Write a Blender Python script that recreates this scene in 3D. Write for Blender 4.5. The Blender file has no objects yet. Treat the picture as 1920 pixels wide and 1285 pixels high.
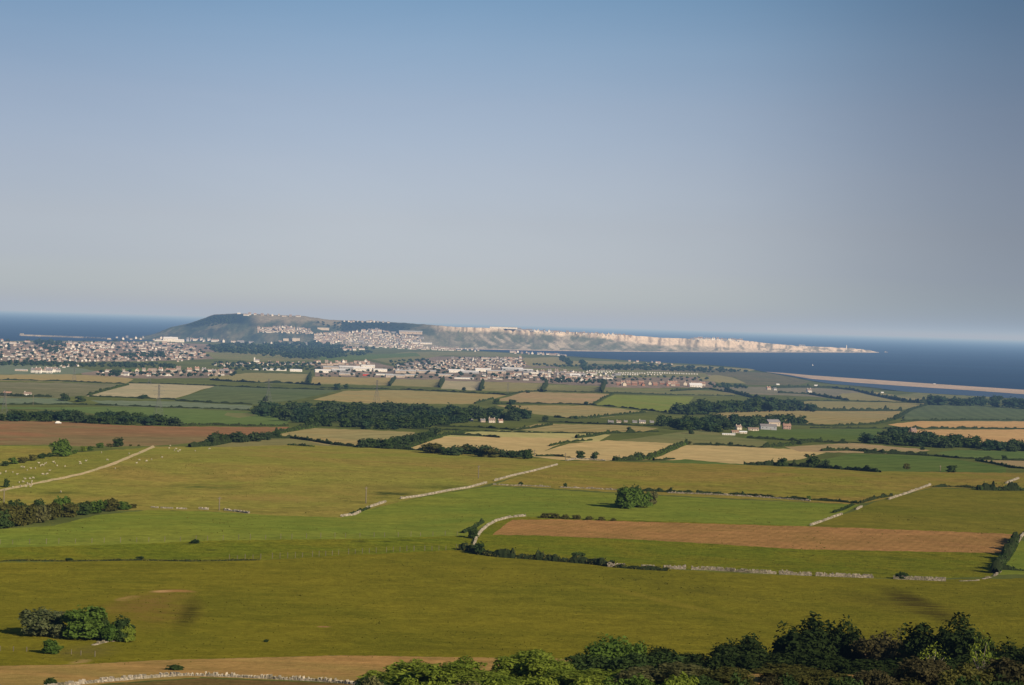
import bpy, bmesh, math, random
import numpy as np
from mathutils import Vector, Matrix, noise
from mathutils.bvhtree import BVHTree
from mathutils.geometry import delaunay_2d_cdt

random.seed(7); RNG = np.random.default_rng(7)
S = bpy.context.scene
COL = S.collection
PI = math.pi

# ------------------------------------------------------------------ camera
K = 0.75
H = 200.0 * K                      # eye height above the sea
W0, H0, F0 = 1920.0, 1285.0, 3850.0
ROLL = math.atan(0.0292); PITCH = -35.5 / F0
Fv = Vector((0, math.cos(PITCH), math.sin(PITCH)))
R0 = Vector((1, 0, 0)); U0 = R0.cross(Fv)
Rv = R0 * math.cos(ROLL) + U0 * math.sin(ROLL)
Uv = Rv.cross(Fv)
EYE = Vector((0, 0, H))
cam_d = bpy.data.cameras.new('camera'); cam = bpy.data.objects.new('camera', cam_d); COL.objects.link(cam)
cam.matrix_world = Matrix(((Rv.x, Uv.x, -Fv.x, 0), (Rv.y, Uv.y, -Fv.y, 0), (Rv.z, Uv.z, -Fv.z, H), (0, 0, 0, 1)))
cam_d.sensor_fit = 'HORIZONTAL'; cam_d.sensor_width = 36; cam_d.lens = 36 * F0 / W0
cam_d.clip_start = 1.0; cam_d.clip_end = 900000
S.camera = cam

def ray(px, py):
    return (Fv + Rv * ((px - W0 / 2) / F0) - Uv * ((py - H0 / 2) / F0)).normalized()
def az_slope(px, py):
    d = ray(px, py); h = math.hypot(d.x, d.y)
    return math.atan2(d.x, d.y), -d.z / h
def on_plane(px, py, z=0.0):
    th, s = az_slope(px, py); r = (H - z) / max(s, 1e-4)
    return Vector((r * math.sin(th), r * math.cos(th), z))

# ------------------------------------------------------------------ the lie of the land
RT = np.array([1,20,50,100,180,250,330,390,490,650,800,950,1120,1280,1700,2050,2500,3100,4000,5300,6300,7800,9500,12000,15000,40000.])*K
ZC = np.array([198.1,194,187.5,178,163,151.5,140,134,127.6,123,121.7,121,120.3,117.6,105.5,96,87,77,64,50,42,32,22,12,6,3.])*K
ZR = np.array([198.1,194,187.5,178,163,151.5,140,134,127.6,123,121.7,121,120.0,117,104,94,80,63,40,16,6,3,3,3,3,3.])*K
LR = np.log(RT); LX = np.linspace(LR[0], LR[-1], 900)
def smooth(v):
    y = np.interp(LX, LR, v); k = np.hanning(27); k /= k.sum()
    return np.convolve(np.pad(y, 13, mode='edge'), k, mode='valid')
ZCs, ZRs = smooth(ZC), smooth(ZR)
BUMPS = [  # x, y, height, sx, sy
    (35, 195, 5.5, 38, 34), (-70, 345, 1.4, 22, 26), (30, 455, 1.2, 70, 40), (140, 430, 1.6, 34, 44),
    (-90, 545, 2.2, 90, 40), (60, 640, 1.5, 90, 60), (-120, 800, 3.0, 90, 90), (150, 830, 2.4, 120, 90),
    (-300, 1250, 3.5, 200, 160), (250, 1500, 4, 260, 200), (-400, 2300, 6, 400, 300), (600, 2500, 6, 400, 350),
    (0, 3000, 5, 500, 300), (900, 3900, 9, 380, 500)]
def terrain(x, y):
    x = np.asarray(x, float); y = np.asarray(y, float)
    r = np.maximum(np.hypot(x, y), 0.8); th = np.arctan2(x, y); l = np.log(r)
    w = np.clip((th - 0.02) / 0.17, 0, 1); w = w * w * (3 - 2 * w)
    z = np.interp(l, LX, ZCs) * (1 - w) + np.interp(l, LX, ZRs) * w
    for bx, by, h, sx, sy in BUMPS:
        z = z + h * np.exp(-((x - bx) / sx) ** 2 - ((y - by) / sy) ** 2)
    a = np.clip(r / 2500, .04, 1.0)
    z = z + a * 1.6 * (np.sin(x / (130 + 0.0) + 1.3) * np.sin(y / 210 + .4) + .6 * np.sin(x / 61 + y / 97) * np.clip(1 - r / 3000, 0, 1) * .5)
    # dune-like fall to the shore is kept above the sea
    return np.maximum(z, 1.6)
TR = np.exp(np.linspace(math.log(60), math.log(14000), 1500))
def ground_at(px, py):
    """First point of the analytic land surface met by the sight line through a photo position."""
    th, s = az_slope(px, py)
    zz = terrain(TR * math.sin(th), TR * math.cos(th)); g = (H - zz) / TR - s
    i = int(np.argmax(g < 0)) if (g < 0).any() else len(TR) - 1
    if i == 0: r = TR[0]
    else:
        a, b = g[i - 1], g[i]; t = a / (a - b) if a != b else 0; t = min(max(t, 0), 1)
        r = TR[i - 1] + (TR[i] - TR[i - 1]) * t
    return th, math.log(r)

# ------------------------------------------------------------------ small helpers
def setp(o, label=None, cat=None, group=None, kind=None):
    if label: o['label'] = label
    if cat: o['category'] = cat
    if group: o['group'] = group
    if kind: o['kind'] = kind
    return o
def link(name, me, parent=None, loc=None, rz=0, sc=None):
    o = bpy.data.objects.new(name, me); COL.objects.link(o)
    if parent: o.parent = parent
    if loc is not None: o.location = loc
    if rz: o.rotation_euler = (0, 0, rz)
    if sc is not None: o.scale = (sc, sc, sc) if not hasattr(sc, '__len__') else sc
    return o
class MB:
    def __init__(s): s.v = []; s.f = []; s.m = []
    def quad(s, a, b, c, d, m=0):
        n = len(s.v); s.v += [a, b, c, d]; s.f.append((n, n + 1, n + 2, n + 3)); s.m.append(m)
    def box(s, c, e, m=0, rz=0, taper=1.0, jit=0):
        n = len(s.v); ca, sa = math.cos(rz), math.sin(rz)
        for dz in (-1, 1):
            k = taper if dz > 0 else 1
            for dx, dy in ((-1, -1), (1, -1), (1, 1), (-1, 1)):
                x, y = dx * e[0] / 2 * k, dy * e[1] / 2 * k
                j = [random.uniform(-jit, jit) for _ in range(3)] if jit else (0, 0, 0)
                s.v.append((c[0] + x * ca - y * sa + j[0], c[1] + x * sa + y * ca + j[1], c[2] + dz * e[2] / 2 + j[2]))
        for q in ((0, 3, 2, 1), (4, 5, 6, 7), (0, 1, 5, 4), (1, 2, 6, 5), (2, 3, 7, 6), (3, 0, 4, 7)):
            s.f.append(tuple(n + i for i in q)); s.m.append(m)
    def bar(s, a, b, r0, r1=None, m=0, k=5):
        a, b = Vector(a), Vector(b); r1 = r0 if r1 is None else r1
        d = (b - a).normalized(); u = d.orthogonal().normalized(); w = d.cross(u); n = len(s.v)
        for p, r in ((a, r0), (b, r1)):
            for i in range(k):
                t = 2 * PI * i / k; s.v.append(tuple(p + (u * math.cos(t) + w * math.sin(t)) * r))
        for i in range(k):
            j = (i + 1) % k; s.f.append((n + i, n + j, n + k + j, n + k + i)); s.m.append(m)
        s.f.append(tuple(n + k + i for i in range(k))); s.m.append(m)
    def mesh(s, name, mats, smooth_=False):
        me = bpy.data.meshes.new(name); me.from_pydata(s.v, [], s.f)
        for mt in mats: me.materials.append(mt)
        if len(mats) > 1: me.polygons.foreach_set('material_index', s.m)
        if smooth_: me.polygons.foreach_set('use_smooth', [True] * len(s.f))
        me.update(); return me

# ------------------------------------------------------------------ materials
def mat(name):
    m = bpy.data.materials.new(name); m.use_nodes = True; nt = m.node_tree; nt.nodes.clear()
    return m, nt, nt.nodes.new, nt.links.new
def srgb(r, g, b):
    f = lambda c: (c / 255 / 12.92) if c / 255 <= .04045 else ((c / 255 + .055) / 1.055) ** 2.4
    return (f(r), f(g), f(b))
def c4(c): return (c[0], c[1], c[2], 1)
def add_noise(nt, N, L, vec, scale, detail=4, rough=.6, dist=0.0):
    n = N('ShaderNodeTexNoise'); n.inputs['Scale'].default_value = scale; n.inputs['Detail'].default_value = detail
    n.inputs['Roughness'].default_value = rough; n.inputs['Distortion'].default_value = dist
    L(vec, n.inputs['Vector']); return n.outputs['Fac']
def ramp(N, L, fac, a, b, va=0.0, vb=1.0):
    r = N('ShaderNodeMapRange'); r.inputs['From Min'].default_value = a; r.inputs['From Max'].default_value = b
    r.inputs['To Min'].default_value = va; r.inputs['To Max'].default_value = vb; r.clamp = True
    L(fac, r.inputs['Value']); return r.outputs['Result']
def mixc(N, L, fac, a, b, mode='MIX'):
    m = N('ShaderNodeMix'); m.data_type = 'RGBA'; m.blend_type = mode
    for sock, v in ((m.inputs[0], fac), (m.inputs[6], a), (m.inputs[7], b)):
        if hasattr(v, 'is_linked') or hasattr(v, 'links'): L(v, sock)
        elif isinstance(v, (int, float)): sock.default_value = v
        else: sock.default_value = c4(v)
    return m.outputs[2]
def finish(nt, N, L, col, rough=1.0, bump=None, bstr=.4, bdist=.3):
    b = N('ShaderNodeBsdfDiffuse'); b.inputs['Roughness'].default_value = .6
    L(col, b.inputs['Color'])
    if bump is not None:
        bm = N('ShaderNodeBump'); bm.inputs['Strength'].default_value = bstr; bm.inputs['Distance'].default_value = bdist
        L(bump, bm.inputs['Height']); L(bm.outputs['Normal'], b.inputs['Normal'])
    o = N('ShaderNodeOutputMaterial'); L(b.outputs[0], o.inputs['Surface'])

def field_mat(name, c1, c2=None, patch=60., tuft=0.0, tuftc=None, stripe=None, grain=5.0, gamp=.18, lo=.38, hi=.62, bump=.5, furrow=0.0, blobs=()):
    m, nt, N, L = mat(name)
    g = N('ShaderNodeNewGeometry'); pos = g.outputs['Position']
    if c2 is None: c2 = tuple(x * .8 for x in c1)
    n1 = add_noise(nt, N, L, pos, 1 / patch, 5, .62, .6)
    col = mixc(N, L, ramp(N, L, n1, lo, hi), c1, c2)
    n2 = add_noise(nt, N, L, pos, 1 / (patch * .17), 4, .65)
    col = mixc(N, L, 1.0, col, mixc(N, L, ramp(N, L, n2, .3, .7), (.83, .85, .82), (1.17, 1.15, 1.16)), 'MULTIPLY')
    if patch < 80:
        ms = N('ShaderNodeMapping'); ms.inputs['Scale'].default_value = (1 / 9., 1 / 3.6, 1); ms.inputs['Rotation'].default_value = (0, 0, .12); L(pos, ms.inputs['Vector'])
        ns = add_noise(nt, N, L, ms.outputs[0], 1.0, 5, .7, .4)
        col = mixc(N, L, 1.0, col, mixc(N, L, ramp(N, L, ns, .3, .7), (.85, .87, .85), (1.15, 1.13, 1.15)), 'MULTIPLY')
    n3 = add_noise(nt, N, L, pos, 1 / grain, 5, .75)
    col = mixc(N, L, 1.0, col, mixc(N, L, ramp(N, L, n3, .3, .7), (1 - gamp * 1.4,) * 3, (1 + gamp * 1.4,) * 3), 'MULTIPLY')
    if tuft:
        n4 = add_noise(nt, N, L, pos, 1 / 9., 5, .7, .4)
        n5 = add_noise(nt, N, L, pos, 1 / 70., 3, .6)
        mu = N('ShaderNodeMath'); mu.operation = 'MULTIPLY'
        L(ramp(N, L, n4, .53, .66), mu.inputs[0]); L(ramp(N, L, n5, .42, .62, .08, tuft), mu.inputs[1])
        col = mixc(N, L, mu.outputs[0], col, tuftc or tuple(x * .45 for x in c1))
    if stripe:
        ang, wid, amp = stripe
        mp = N('ShaderNodeMapping'); mp.inputs['Rotation'].default_value = (0, 0, ang); L(pos, mp.inputs['Vector'])
        wv = N('ShaderNodeTexWave'); wv.wave_type = 'BANDS'; wv.bands_direction = 'X'; wv.inputs['Scale'].default_value = 1 / wid * .31
        wv.inputs['Distortion'].default_value = 1.2; wv.inputs['Detail'].default_value = 2; wv.inputs['Detail Scale'].default_value = .6
        L(mp.outputs[0], wv.inputs['Vector'])
        col = mixc(N, L, 1.0, col, mixc(N, L, wv.outputs['Fac'], (1 - amp,) * 3, (1 + amp,) * 3), 'MULTIPLY')
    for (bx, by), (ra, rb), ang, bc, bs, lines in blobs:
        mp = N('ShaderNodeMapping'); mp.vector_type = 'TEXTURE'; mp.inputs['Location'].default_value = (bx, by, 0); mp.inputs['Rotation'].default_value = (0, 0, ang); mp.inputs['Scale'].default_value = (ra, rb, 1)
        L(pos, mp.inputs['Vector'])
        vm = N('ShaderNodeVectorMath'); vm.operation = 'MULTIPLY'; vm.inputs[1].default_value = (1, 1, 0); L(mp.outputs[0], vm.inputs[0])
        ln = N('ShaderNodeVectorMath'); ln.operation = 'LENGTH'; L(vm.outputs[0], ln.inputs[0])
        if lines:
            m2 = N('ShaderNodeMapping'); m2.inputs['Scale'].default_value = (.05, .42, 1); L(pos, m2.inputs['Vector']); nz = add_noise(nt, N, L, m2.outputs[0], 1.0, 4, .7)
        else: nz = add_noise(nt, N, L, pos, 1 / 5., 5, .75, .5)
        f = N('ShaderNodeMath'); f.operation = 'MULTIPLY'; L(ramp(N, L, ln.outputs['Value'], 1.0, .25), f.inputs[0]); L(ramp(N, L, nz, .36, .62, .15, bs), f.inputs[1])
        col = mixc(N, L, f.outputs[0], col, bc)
    finish(nt, N, L, col, bump=n3, bstr=bump, bdist=.55)
    return m

def leaf_mat(name, dark, light, trans=.25, scale=.25):
    m, nt, N, L = mat(name)
    g = N('ShaderNodeNewGeometry'); oi = N('ShaderNodeObjectInfo')
    n1 = add_noise(nt, N, L, g.outputs['Position'], scale, 3, .6)
    a = N('ShaderNodeMath'); a.operation = 'ADD'; L(ramp(N, L, n1, .3, .7, 0, .5), a.inputs[0])
    b = N('ShaderNodeMath'); b.operation = 'MULTIPLY'; b.inputs[1].default_value = .3; L(oi.outputs['Random'], b.inputs[0])
    L(b.outputs[0], a.inputs[1])
    c = N('ShaderNodeMath'); c.operation = 'MULTIPLY_ADD'; c.inputs[1].default_value = .3; L(g.outputs['Random Per Island'], c.inputs[0]); L(a.outputs[0], c.inputs[2])
    col = mixc(N, L, c.outputs[0], dark, light)
    d = N('ShaderNodeBsdfDiffuse'); L(col, d.inputs[0])
    t = N('ShaderNodeBsdfTranslucent'); L(mixc(N, L, 1.0, col, (1.2, 1.15, .6), 'MULTIPLY'), t.inputs[0])
    mx = N('ShaderNodeMixShader'); mx.inputs[0].default_value = trans; L(d.outputs[0], mx.inputs[1]); L(t.outputs[0], mx.inputs[2])
    o = N('ShaderNodeOutputMaterial'); L(mx.outputs[0], o.inputs['Surface'])
    return m
def plain_mat(name, c, var=.25, scale=.6, island=0.0, grain=.0):
    m, nt, N, L = mat(name)
    g = N('ShaderNodeNewGeometry')
    n1 = add_noise(nt, N, L, g.outputs['Position'], scale, 5, .65)
    col = mixc(N, L, 1.0, c, mixc(N, L, ramp(N, L, n1, .3, .7), (1 - var,) * 3, (1 + var,) * 3), 'MULTIPLY')
    if island:
        col = mixc(N, L, 1.0, col, mixc(N, L, g.outputs['Random Per Island'], (1 - island,) * 3, (1 + island, 1 + island * .9, 1 + island * .8)), 'MULTIPLY')
    finish(nt, N, L, col)
    return m
def vcol_mat(name, scale=1 / 45., amp=.25):
    m, nt, N, L = mat(name)
    a = N('ShaderNodeAttribute'); a.attribute_name = 'tint'
    g = N('ShaderNodeNewGeometry')
    n1 = add_noise(nt, N, L, g.outputs['Position'], scale, 6, .7, .5)
    n2 = add_noise(nt, N, L, g.outputs['Position'], scale * 5, 4, .7)
    col = mixc(N, L, 1.0, a.outputs['Color'], mixc(N, L, ramp(N, L, n1, .3, .7), (1 - amp,) * 3, (1 + amp,) * 3), 'MULTIPLY')
    col = mixc(N, L, 1.0, col, mixc(N, L, ramp(N, L, n2, .3, .7), (1 - amp,) * 3, (1 + amp,) * 3), 'MULTIPLY')
    finish(nt, N, L, col, bump=n1, bstr=.6, bdist=6)
    return m

LEAF = {
    'dark':   leaf_mat('leaf_dark', (0.02, 0.042, 0.014), (0.078, 0.118, 0.032)),
    'mid':    leaf_mat('leaf_mid', (0.042, 0.085, 0.015), (0.145, 0.22, 0.038)),
    'bright': leaf_mat('leaf_bright', (0.1, 0.155, 0.018), (0.29, 0.345, 0.05), .35),
    'blue':   leaf_mat('leaf_blue', (0.017, 0.04, 0.021), (0.064, 0.108, 0.044)),
    'wood':   leaf_mat('leaf_wood', (.026, .048, .022), (.082, .118, .045)),
    'fleck':  leaf_mat('leaf_fleck', (.04, .07, .018), (.21, .215, .10)),
    'black':  leaf_mat('leaf_shaded', (.010, .021, .007), (.040, .058, .016), .15),  # thicket shade put into the leaf colour
    'pale':   leaf_mat('leaf_pale', (.075, .085, .025), (.22, .21, .085), .3),
    'brown':  leaf_mat('leaf_brown', (.038, .038, .016), (.11, .095, .04)),
    'gorse':  leaf_mat('leaf_gorse', (0.04, 0.05, 0.014), (0.15, 0.14, 0.035)),
}
BARK = plain_mat('bark', (.11, .085, .06), .35, 2.0)
PALEBARK = plain_mat('bark_pale', (.3, .26, .2), .3, 2.0)
def stone_mat(name, c, island):
    m, nt, N, L = mat(name); g = N('ShaderNodeNewGeometry'); pos = g.outputs['Position']
    col = mixc(N, L, 1.0, c, mixc(N, L, g.outputs['Random Per Island'], (1 - island,) * 3, (1 + island, 1 + island * .93, 1 + island * .85)), 'MULTIPLY')
    n1 = add_noise(nt, N, L, pos, .35, 5, .7); col = mixc(N, L, ramp(N, L, n1, .46, .66, 0, .75), col, (.11, .105, .045))
    n2 = add_noise(nt, N, L, pos, 3.0, 4, .7); col = mixc(N, L, 1.0, col, mixc(N, L, ramp(N, L, n2, .3, .7), (.7,) * 3, (1.25,) * 3), 'MULTIPLY')
    finish(nt, N, L, col); return m
STONE = stone_mat('limestone', (.34, .295, .225), .38)
STONE2 = stone_mat('limestone_pale', (.43, .38, .295), .32)
WOODPOST = plain_mat('weathered_wood', (.2, .17, .11), .2, 1.0)
STEEL = plain_mat('galvanised_steel', (.17, .17, .17), .1, .2)
FLEECE = plain_mat('fleece', (.45, .40, .29), .12, 2.0)
WHITE = plain_mat('white_render', (0.8, 0.77, 0.7), .08, .1)
CREAM = plain_mat('cream_render', (0.7, 0.62, 0.5), .1, .1)
BUFF = plain_mat('buff_brick', (0.52, 0.44, 0.35), .15, .1)
BRICK = plain_mat('red_brick', (0.42, 0.22, 0.14), .2, .1)
GREYW = plain_mat('grey_cladding', (.4, .41, .42), .1, .05)
TERRA = plain_mat('terracotta_tile', (0.36, 0.225, 0.165), .2, .15)
SLATE = plain_mat('slate_roof', (0.25, 0.235, 0.235), .2, .15)
BROWNR = plain_mat('brown_tile', (0.29, 0.22, 0.175), .2, .15)
WHITER = plain_mat('white_roof', (.7, .7, .7), .06, .05)
REDP = plain_mat('red_cladding', (.55, .07, .03), .1, .05)
GLASS = plain_mat('window_dark', (.045, .055, .07), .1, .5)
PINKW = plain_mat('pink_render', (.46, .32, .26), .1, .1)

# ------------------------------------------------------------------ land: one sheet, cut along the field edges
F = []   # name, material, photo outline
def fld(name, m, pts): F.append((name, m, pts))
fm = field_mat
def wpos(px, py):
    th, l = ground_at(px, py); r = math.exp(l); return r * math.sin(th), r * math.cos(th)
def blob_line(x0, y0, x1, y1, wid, colr, st, lines=False):
    a, b = wpos(x0, y0), wpos(x1, y1)
    return ((a[0] + b[0]) / 2, (a[1] + b[1]) / 2), (math.hypot(b[0] - a[0], b[1] - a[1]) / 2 * 1.15, wid), math.atan2(b[1] - a[1], b[0] - a[0]), colr, st, lines
NEARB = [blob_line(284, 1111, 330, 1107, 2.6, (.55, .33, .15), 1.8), blob_line(322, 1106, 358, 1112, 3.2, (.38, .2, .075), 1.5), blob_line(222, 1128, 254, 1117, 2.2, (.4, .25, .1), 1.4), blob_line(594, 1175, 622, 1176, 1.8, (.36, .19, .09), 1.6), blob_line(138, 1246, 164, 1236, 1.6, (.42, .27, .13), .9), blob_line(272, 1182, 300, 1106, 10.5, (.20, .125, .03), .9), blob_line(170, 1150, 352, 1104, 7, (.2, .13, .03), .7), blob_line(338, 1195, 366, 1118, 2.6, (.05, .047, .006), 1.1, True), blob_line(318, 1152, 368, 1150, 9, (.07, .065, .008), .5, True),  # bare earth and wear; the dark marks paint in relief shading
         blob_line(1655, 1098, 1800, 1176, 5.5, (.05, .04, .007), 1.4, True), blob_line(1560, 1105, 1790, 1160, 14, (.09, .075, .012), .6, True),  # dark bands: relief shading of the slope painted into the grass
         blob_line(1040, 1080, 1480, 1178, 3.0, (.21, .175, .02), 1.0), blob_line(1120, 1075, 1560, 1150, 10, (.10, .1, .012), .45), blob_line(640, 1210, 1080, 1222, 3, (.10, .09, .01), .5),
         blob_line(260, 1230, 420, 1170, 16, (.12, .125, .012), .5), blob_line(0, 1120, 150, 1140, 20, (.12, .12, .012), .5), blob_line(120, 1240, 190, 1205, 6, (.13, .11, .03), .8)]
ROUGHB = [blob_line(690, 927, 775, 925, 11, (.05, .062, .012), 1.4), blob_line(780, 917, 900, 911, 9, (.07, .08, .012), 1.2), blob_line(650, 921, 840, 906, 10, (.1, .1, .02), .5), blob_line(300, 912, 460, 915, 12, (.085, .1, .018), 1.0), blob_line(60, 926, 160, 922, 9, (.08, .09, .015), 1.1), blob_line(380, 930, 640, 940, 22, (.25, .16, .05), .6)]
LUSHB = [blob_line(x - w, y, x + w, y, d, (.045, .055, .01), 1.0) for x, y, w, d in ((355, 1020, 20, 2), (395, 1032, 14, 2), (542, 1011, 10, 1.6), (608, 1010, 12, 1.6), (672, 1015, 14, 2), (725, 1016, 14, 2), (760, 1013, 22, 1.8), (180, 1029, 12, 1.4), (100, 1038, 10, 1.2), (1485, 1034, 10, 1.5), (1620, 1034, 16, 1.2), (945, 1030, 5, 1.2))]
C = dict(
    rough=(.19, .17, .045), olive=(.165, .15, .03), green=(.10, .15, .035), lime=(.15, .19, .035), teal=(.078, .105, .042), bluegreen=(.12, .155, .09),
    straw=(.42, .31, .14), beige=(.33, .28, .17), tan=(.27, .21, .085), tang=(.20, .19, .08), plough=(.225, .105, .052), drab=(.165, .155, .085), dgreen=(.075, .115, .025))
base_m = fm('land_base', (.105, .12, .03), (.075, .09, .024), 220., .5, (.035, .05, .022), grain=14, bump=.3)
far_drab = fm('field_drab', C['drab'], (.12, .125, .06), 90, .6, (.05, .06, .03), grain=12)
M = dict(
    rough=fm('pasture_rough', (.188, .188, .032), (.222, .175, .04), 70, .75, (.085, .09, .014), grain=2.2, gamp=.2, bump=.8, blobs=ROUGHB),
    rough2=fm('pasture_rough_dry', (.185, .175, .027), (.225, .165, .038), 55, .8, (.09, .085, .014), grain=2.2, gamp=.2, bump=.8),
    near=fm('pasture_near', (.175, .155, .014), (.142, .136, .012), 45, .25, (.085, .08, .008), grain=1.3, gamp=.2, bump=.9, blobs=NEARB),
    nearest=fm('pasture_bank', (.16, .13, .035), (.2, .125, .045), 18, .6, (.07, .075, .018), grain=.9, gamp=.24, bump=1),
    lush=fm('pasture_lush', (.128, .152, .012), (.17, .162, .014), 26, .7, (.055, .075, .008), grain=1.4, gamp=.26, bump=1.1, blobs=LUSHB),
    green=fm('pasture_green', (.126, .164, .022), (.158, .176, .024), 60, .2, (.08, .1, .013), grain=2.0, gamp=.14, bump=.6),
    green2=fm('pasture_green_dull', (.125, .125, .014), (.15, .135, .018), 50, .3, (.075, .08, .01), grain=1.8, gamp=.15, bump=.6),
    sheepf=fm('pasture_sheep', (.155, .165, .026), (.19, .172, .032), 40, .35, (.08, .09, .02), grain=2.2, bump=.7),
    soil=fm('bare_soil', (.325, .175, .064), (.27, .16, .052), 40, .2, (.2, .12, .04), (0.35, 2.5, .05), grain=1.2, gamp=.16, bump=.8),
    hay=fm('mown_hay', (.27, .195, .06), (.34, .2, .07), 40, .3, (.15, .12, .04), grain=1.5, gamp=.14, bump=.7),
    fgreen=fm('crop_green', (.085, .13, .035), (.1, .14, .038), 120, .1, None, (.9, 16, .05), grain=9, gamp=.1, bump=.3),
    fgreen2=fm('crop_green_dark', C['dgreen'], (.095, .13, .03), 100, .15, None, (.5, 14, .06), grain=7, gamp=.12, bump=.3),
    flime=fm('crop_lime', C['lime'], (.17, .18, .04), 110, .1, None, (1.1, 14, .06), grain=8, gamp=.1, bump=.3),
    fteal=fm('crop_teal', C['teal'], (.092, .115, .048), 160, .1, None, (.15, 22, .07), grain=9, gamp=.1, bump=.3),
    fblue=fm('crop_bluegreen', C['bluegreen'], (.13, .155, .10), 120, .1, None, (.2, 20, .05), grain=9, gamp=.1, bump=.3),
    fstraw=fm('stubble_straw', C['straw'], (.37, .29, .13), 90, .15, (.28, .24, .1), (1.25, 14, .15), grain=6, gamp=.12, bump=.3),
    fstraw2=fm('stubble_gold', (.46, .30, .125), (.42, .26, .11), 90, .1, None, (1.5, 13, .11), grain=6, gamp=.1, bump=.3),
    fpale=fm('stubble_pale', (.36, .31, .13), (.30, .29, .11), 70, .1, None, (1.2, 13, .13), grain=6, gamp=.1, bump=.3),
    fbeige=fm('field_beige', C['beige'], (.27, .25, .15), 100, .1, None, None, grain=10, gamp=.1, bump=.3),
    ftan=fm('field_tan', C['tan'], (.24, .21, .09), 120, .15, None, (.3, 18, .06), grain=9, gamp=.12, bump=.3),
    fpink=fm('field_pinkish', (.31, .22, .115), (.25, .21, .1), 90, .15, None, (.9, 16, .08), grain=9, gamp=.12, bump=.3),
    ftang=fm('field_tan_green', C['tang'], (.22, .19, .08), 120, .2, None, (.6, 18, .05), grain=9, gamp=.12, bump=.3),
    plough=fm('ploughed_earth', C['plough'], (.165, .125, .055), 150, .2, (.14, .11, .05), (1.35, 20, .07), grain=6, gamp=.12, bump=.4),
    drab=far_drab,
    fpast=fm('far_pasture', (.135, .15, .055), (.17, .155, .06), 150, .3, (.06, .075, .03), None, grain=10, gamp=.12, bump=.3),
    scrub=fm('coast_scrub', (.095, .10, .05), (.13, .115, .06), 120, .7, (.04, .05, .03), grain=14, gamp=.2, bump=.3),
    urban=fm('suburb_gardens', (.14, .12, .085), (.24, .18, .14), 90, .7, (.035, .05, .025), grain=14, gamp=.25, bump=.3),
    marsh=fm('shore_flat', (.19, .165, .11), (.14, .14, .09), 90, .4, (.1, .1, .06), grain=10, gamp=.15, bump=.3),
    track=fm('track_dirt', (.44, .34, .19), (.38, .32, .17), 8, .2, None, grain=1.2, gamp=.2, bump=.5),
    scar=fm('bare_scar', (.40, .25, .11), (.30, .17, .07), 5, .3, (.16, .12, .04), grain=.8, gamp=.25, bump=1.0),
)
# far country
fld('suburb_ground', M['urban'], [(-300,641),(60,641),(240,641),(392,645),(420,672),(300,677),(120,680),(-300,679)])
fld('suburb_ground', M['urban'], [(590,684),(690,677),(740,688),(800,668),(980,671),(1065,694),(1110,688),(1330,697),(1345,727),(1165,728),(1000,718),(760,713),(590,706)])
fld('suburb_ground', M['urban'], [(150,698),(230,693),(440,693),(430,708),(300,710),(160,707)])
fld('field', M['fpast'], [(380,660),(520,664),(600,676),(480,678),(400,672)])
fld('field', M['fpast'], [(690,672),(760,660),(870,660),(800,672),(740,684)])
fld('field', M['fgreen2'], [(600,668),(780,662),(790,668),(650,676),(600,676)])
fld('field', M['fpast'], [(800,660),(900,660),(980,664),(975,671),(900,668),(810,666)])
fld('field', M['ftang'], [(985,671),(1055,670),(1070,683),(1000,688),(975,680)])
fld('field', M['ftang'], [(1068,677),(1096,678),(1094,686),(1074,685)])
fld('field', M['fpast'], [(985,690),(1098,692),(1098,697),(1060,697),(985,694)])
fld('field', M['ftang'], [(1095,676),(1190,680),(1240,683),(1330,687),(1420,693),(1400,697),(1330,692),(1200,685),(1100,682)])
fld('coastal_scrub', M['scrub'], [(1330,692),(1400,697),(1434,699),(1470,705),(1500,711),(1520,716),(1500,722),(1400,722),(1380,708),(1330,703),(1260,695),(1100,692),(1100,684)])
fld('field', M['ftang'], [(1310,708),(1340,703),(1375,708),(1400,719),(1350,718),(1310,713)])
fld('shore', M['marsh'], [(1340,727),(1500,724),(1640,736),(1600,748),(1480,742),(1360,738)])
fld('field', M['fpast'], [(1090,694),(1200,694),(1320,700),(1332,707),(1150,709),(1100,703)])
fld('field', M['fblue'], [(-300,686),(0,684),(130,687),(180,696),(130,703),(-300,701)])
fld('field', M['fgreen'], [(225,692),(290,691),(285,698),(230,697)])
fld('field', M['ftan'], [(-300,704),(130,702),(210,706),(250,711),(235,719),(140,716),(0,714),(-300,713)])
fld('field', M['drab'], [(-300,715),(140,718),(236,721),(160,742),(110,746),(-300,745)])
fld('field', M['fbeige'], [(243,719),(310,719),(402,724),(326,748),(290,748),(160,743)])
fld('field', M['fteal'], [(404,724),(640,731),(590,743),(545,752),(475,759),(400,756),(328,750)])
fld('field', M['fblue'], [(-300,747),(105,747),(140,757),(-300,759)])
fld('field', M['fblue'], [(170,751),(330,753),(475,761),(465,770),(330,765),(200,761)])
fld('field', M['fgreen'], [(-300,762),(90,764),(220,763),(330,766),(462,772),(548,786),(530,799),(400,798),(300,793),(230,787),(140,770),(50,767),(-300,766)])
fld('field', M['fpast'], [(425,774),(462,775),(482,779),(448,784),(420,779)])
fld('ploughed_field', M['plough'], [(-300,793),(0,789),(100,790),(230,798),(330,800),(545,801),(510,811),(440,818),(350,832),(280,837),(150,837),(90,834),(-300,835)])
fld('pasture', M['rough'], [(-300,836),(90,836),(100,850),(60,860),(-100,884),(-300,900)])
fld('field', M['ftang'], [(390,707),(470,699),(576,702),(572,719),(500,717),(395,713)])
fld('field', M['ftan'], [(588,706),(735,709),(727,723),(583,720)])
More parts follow.
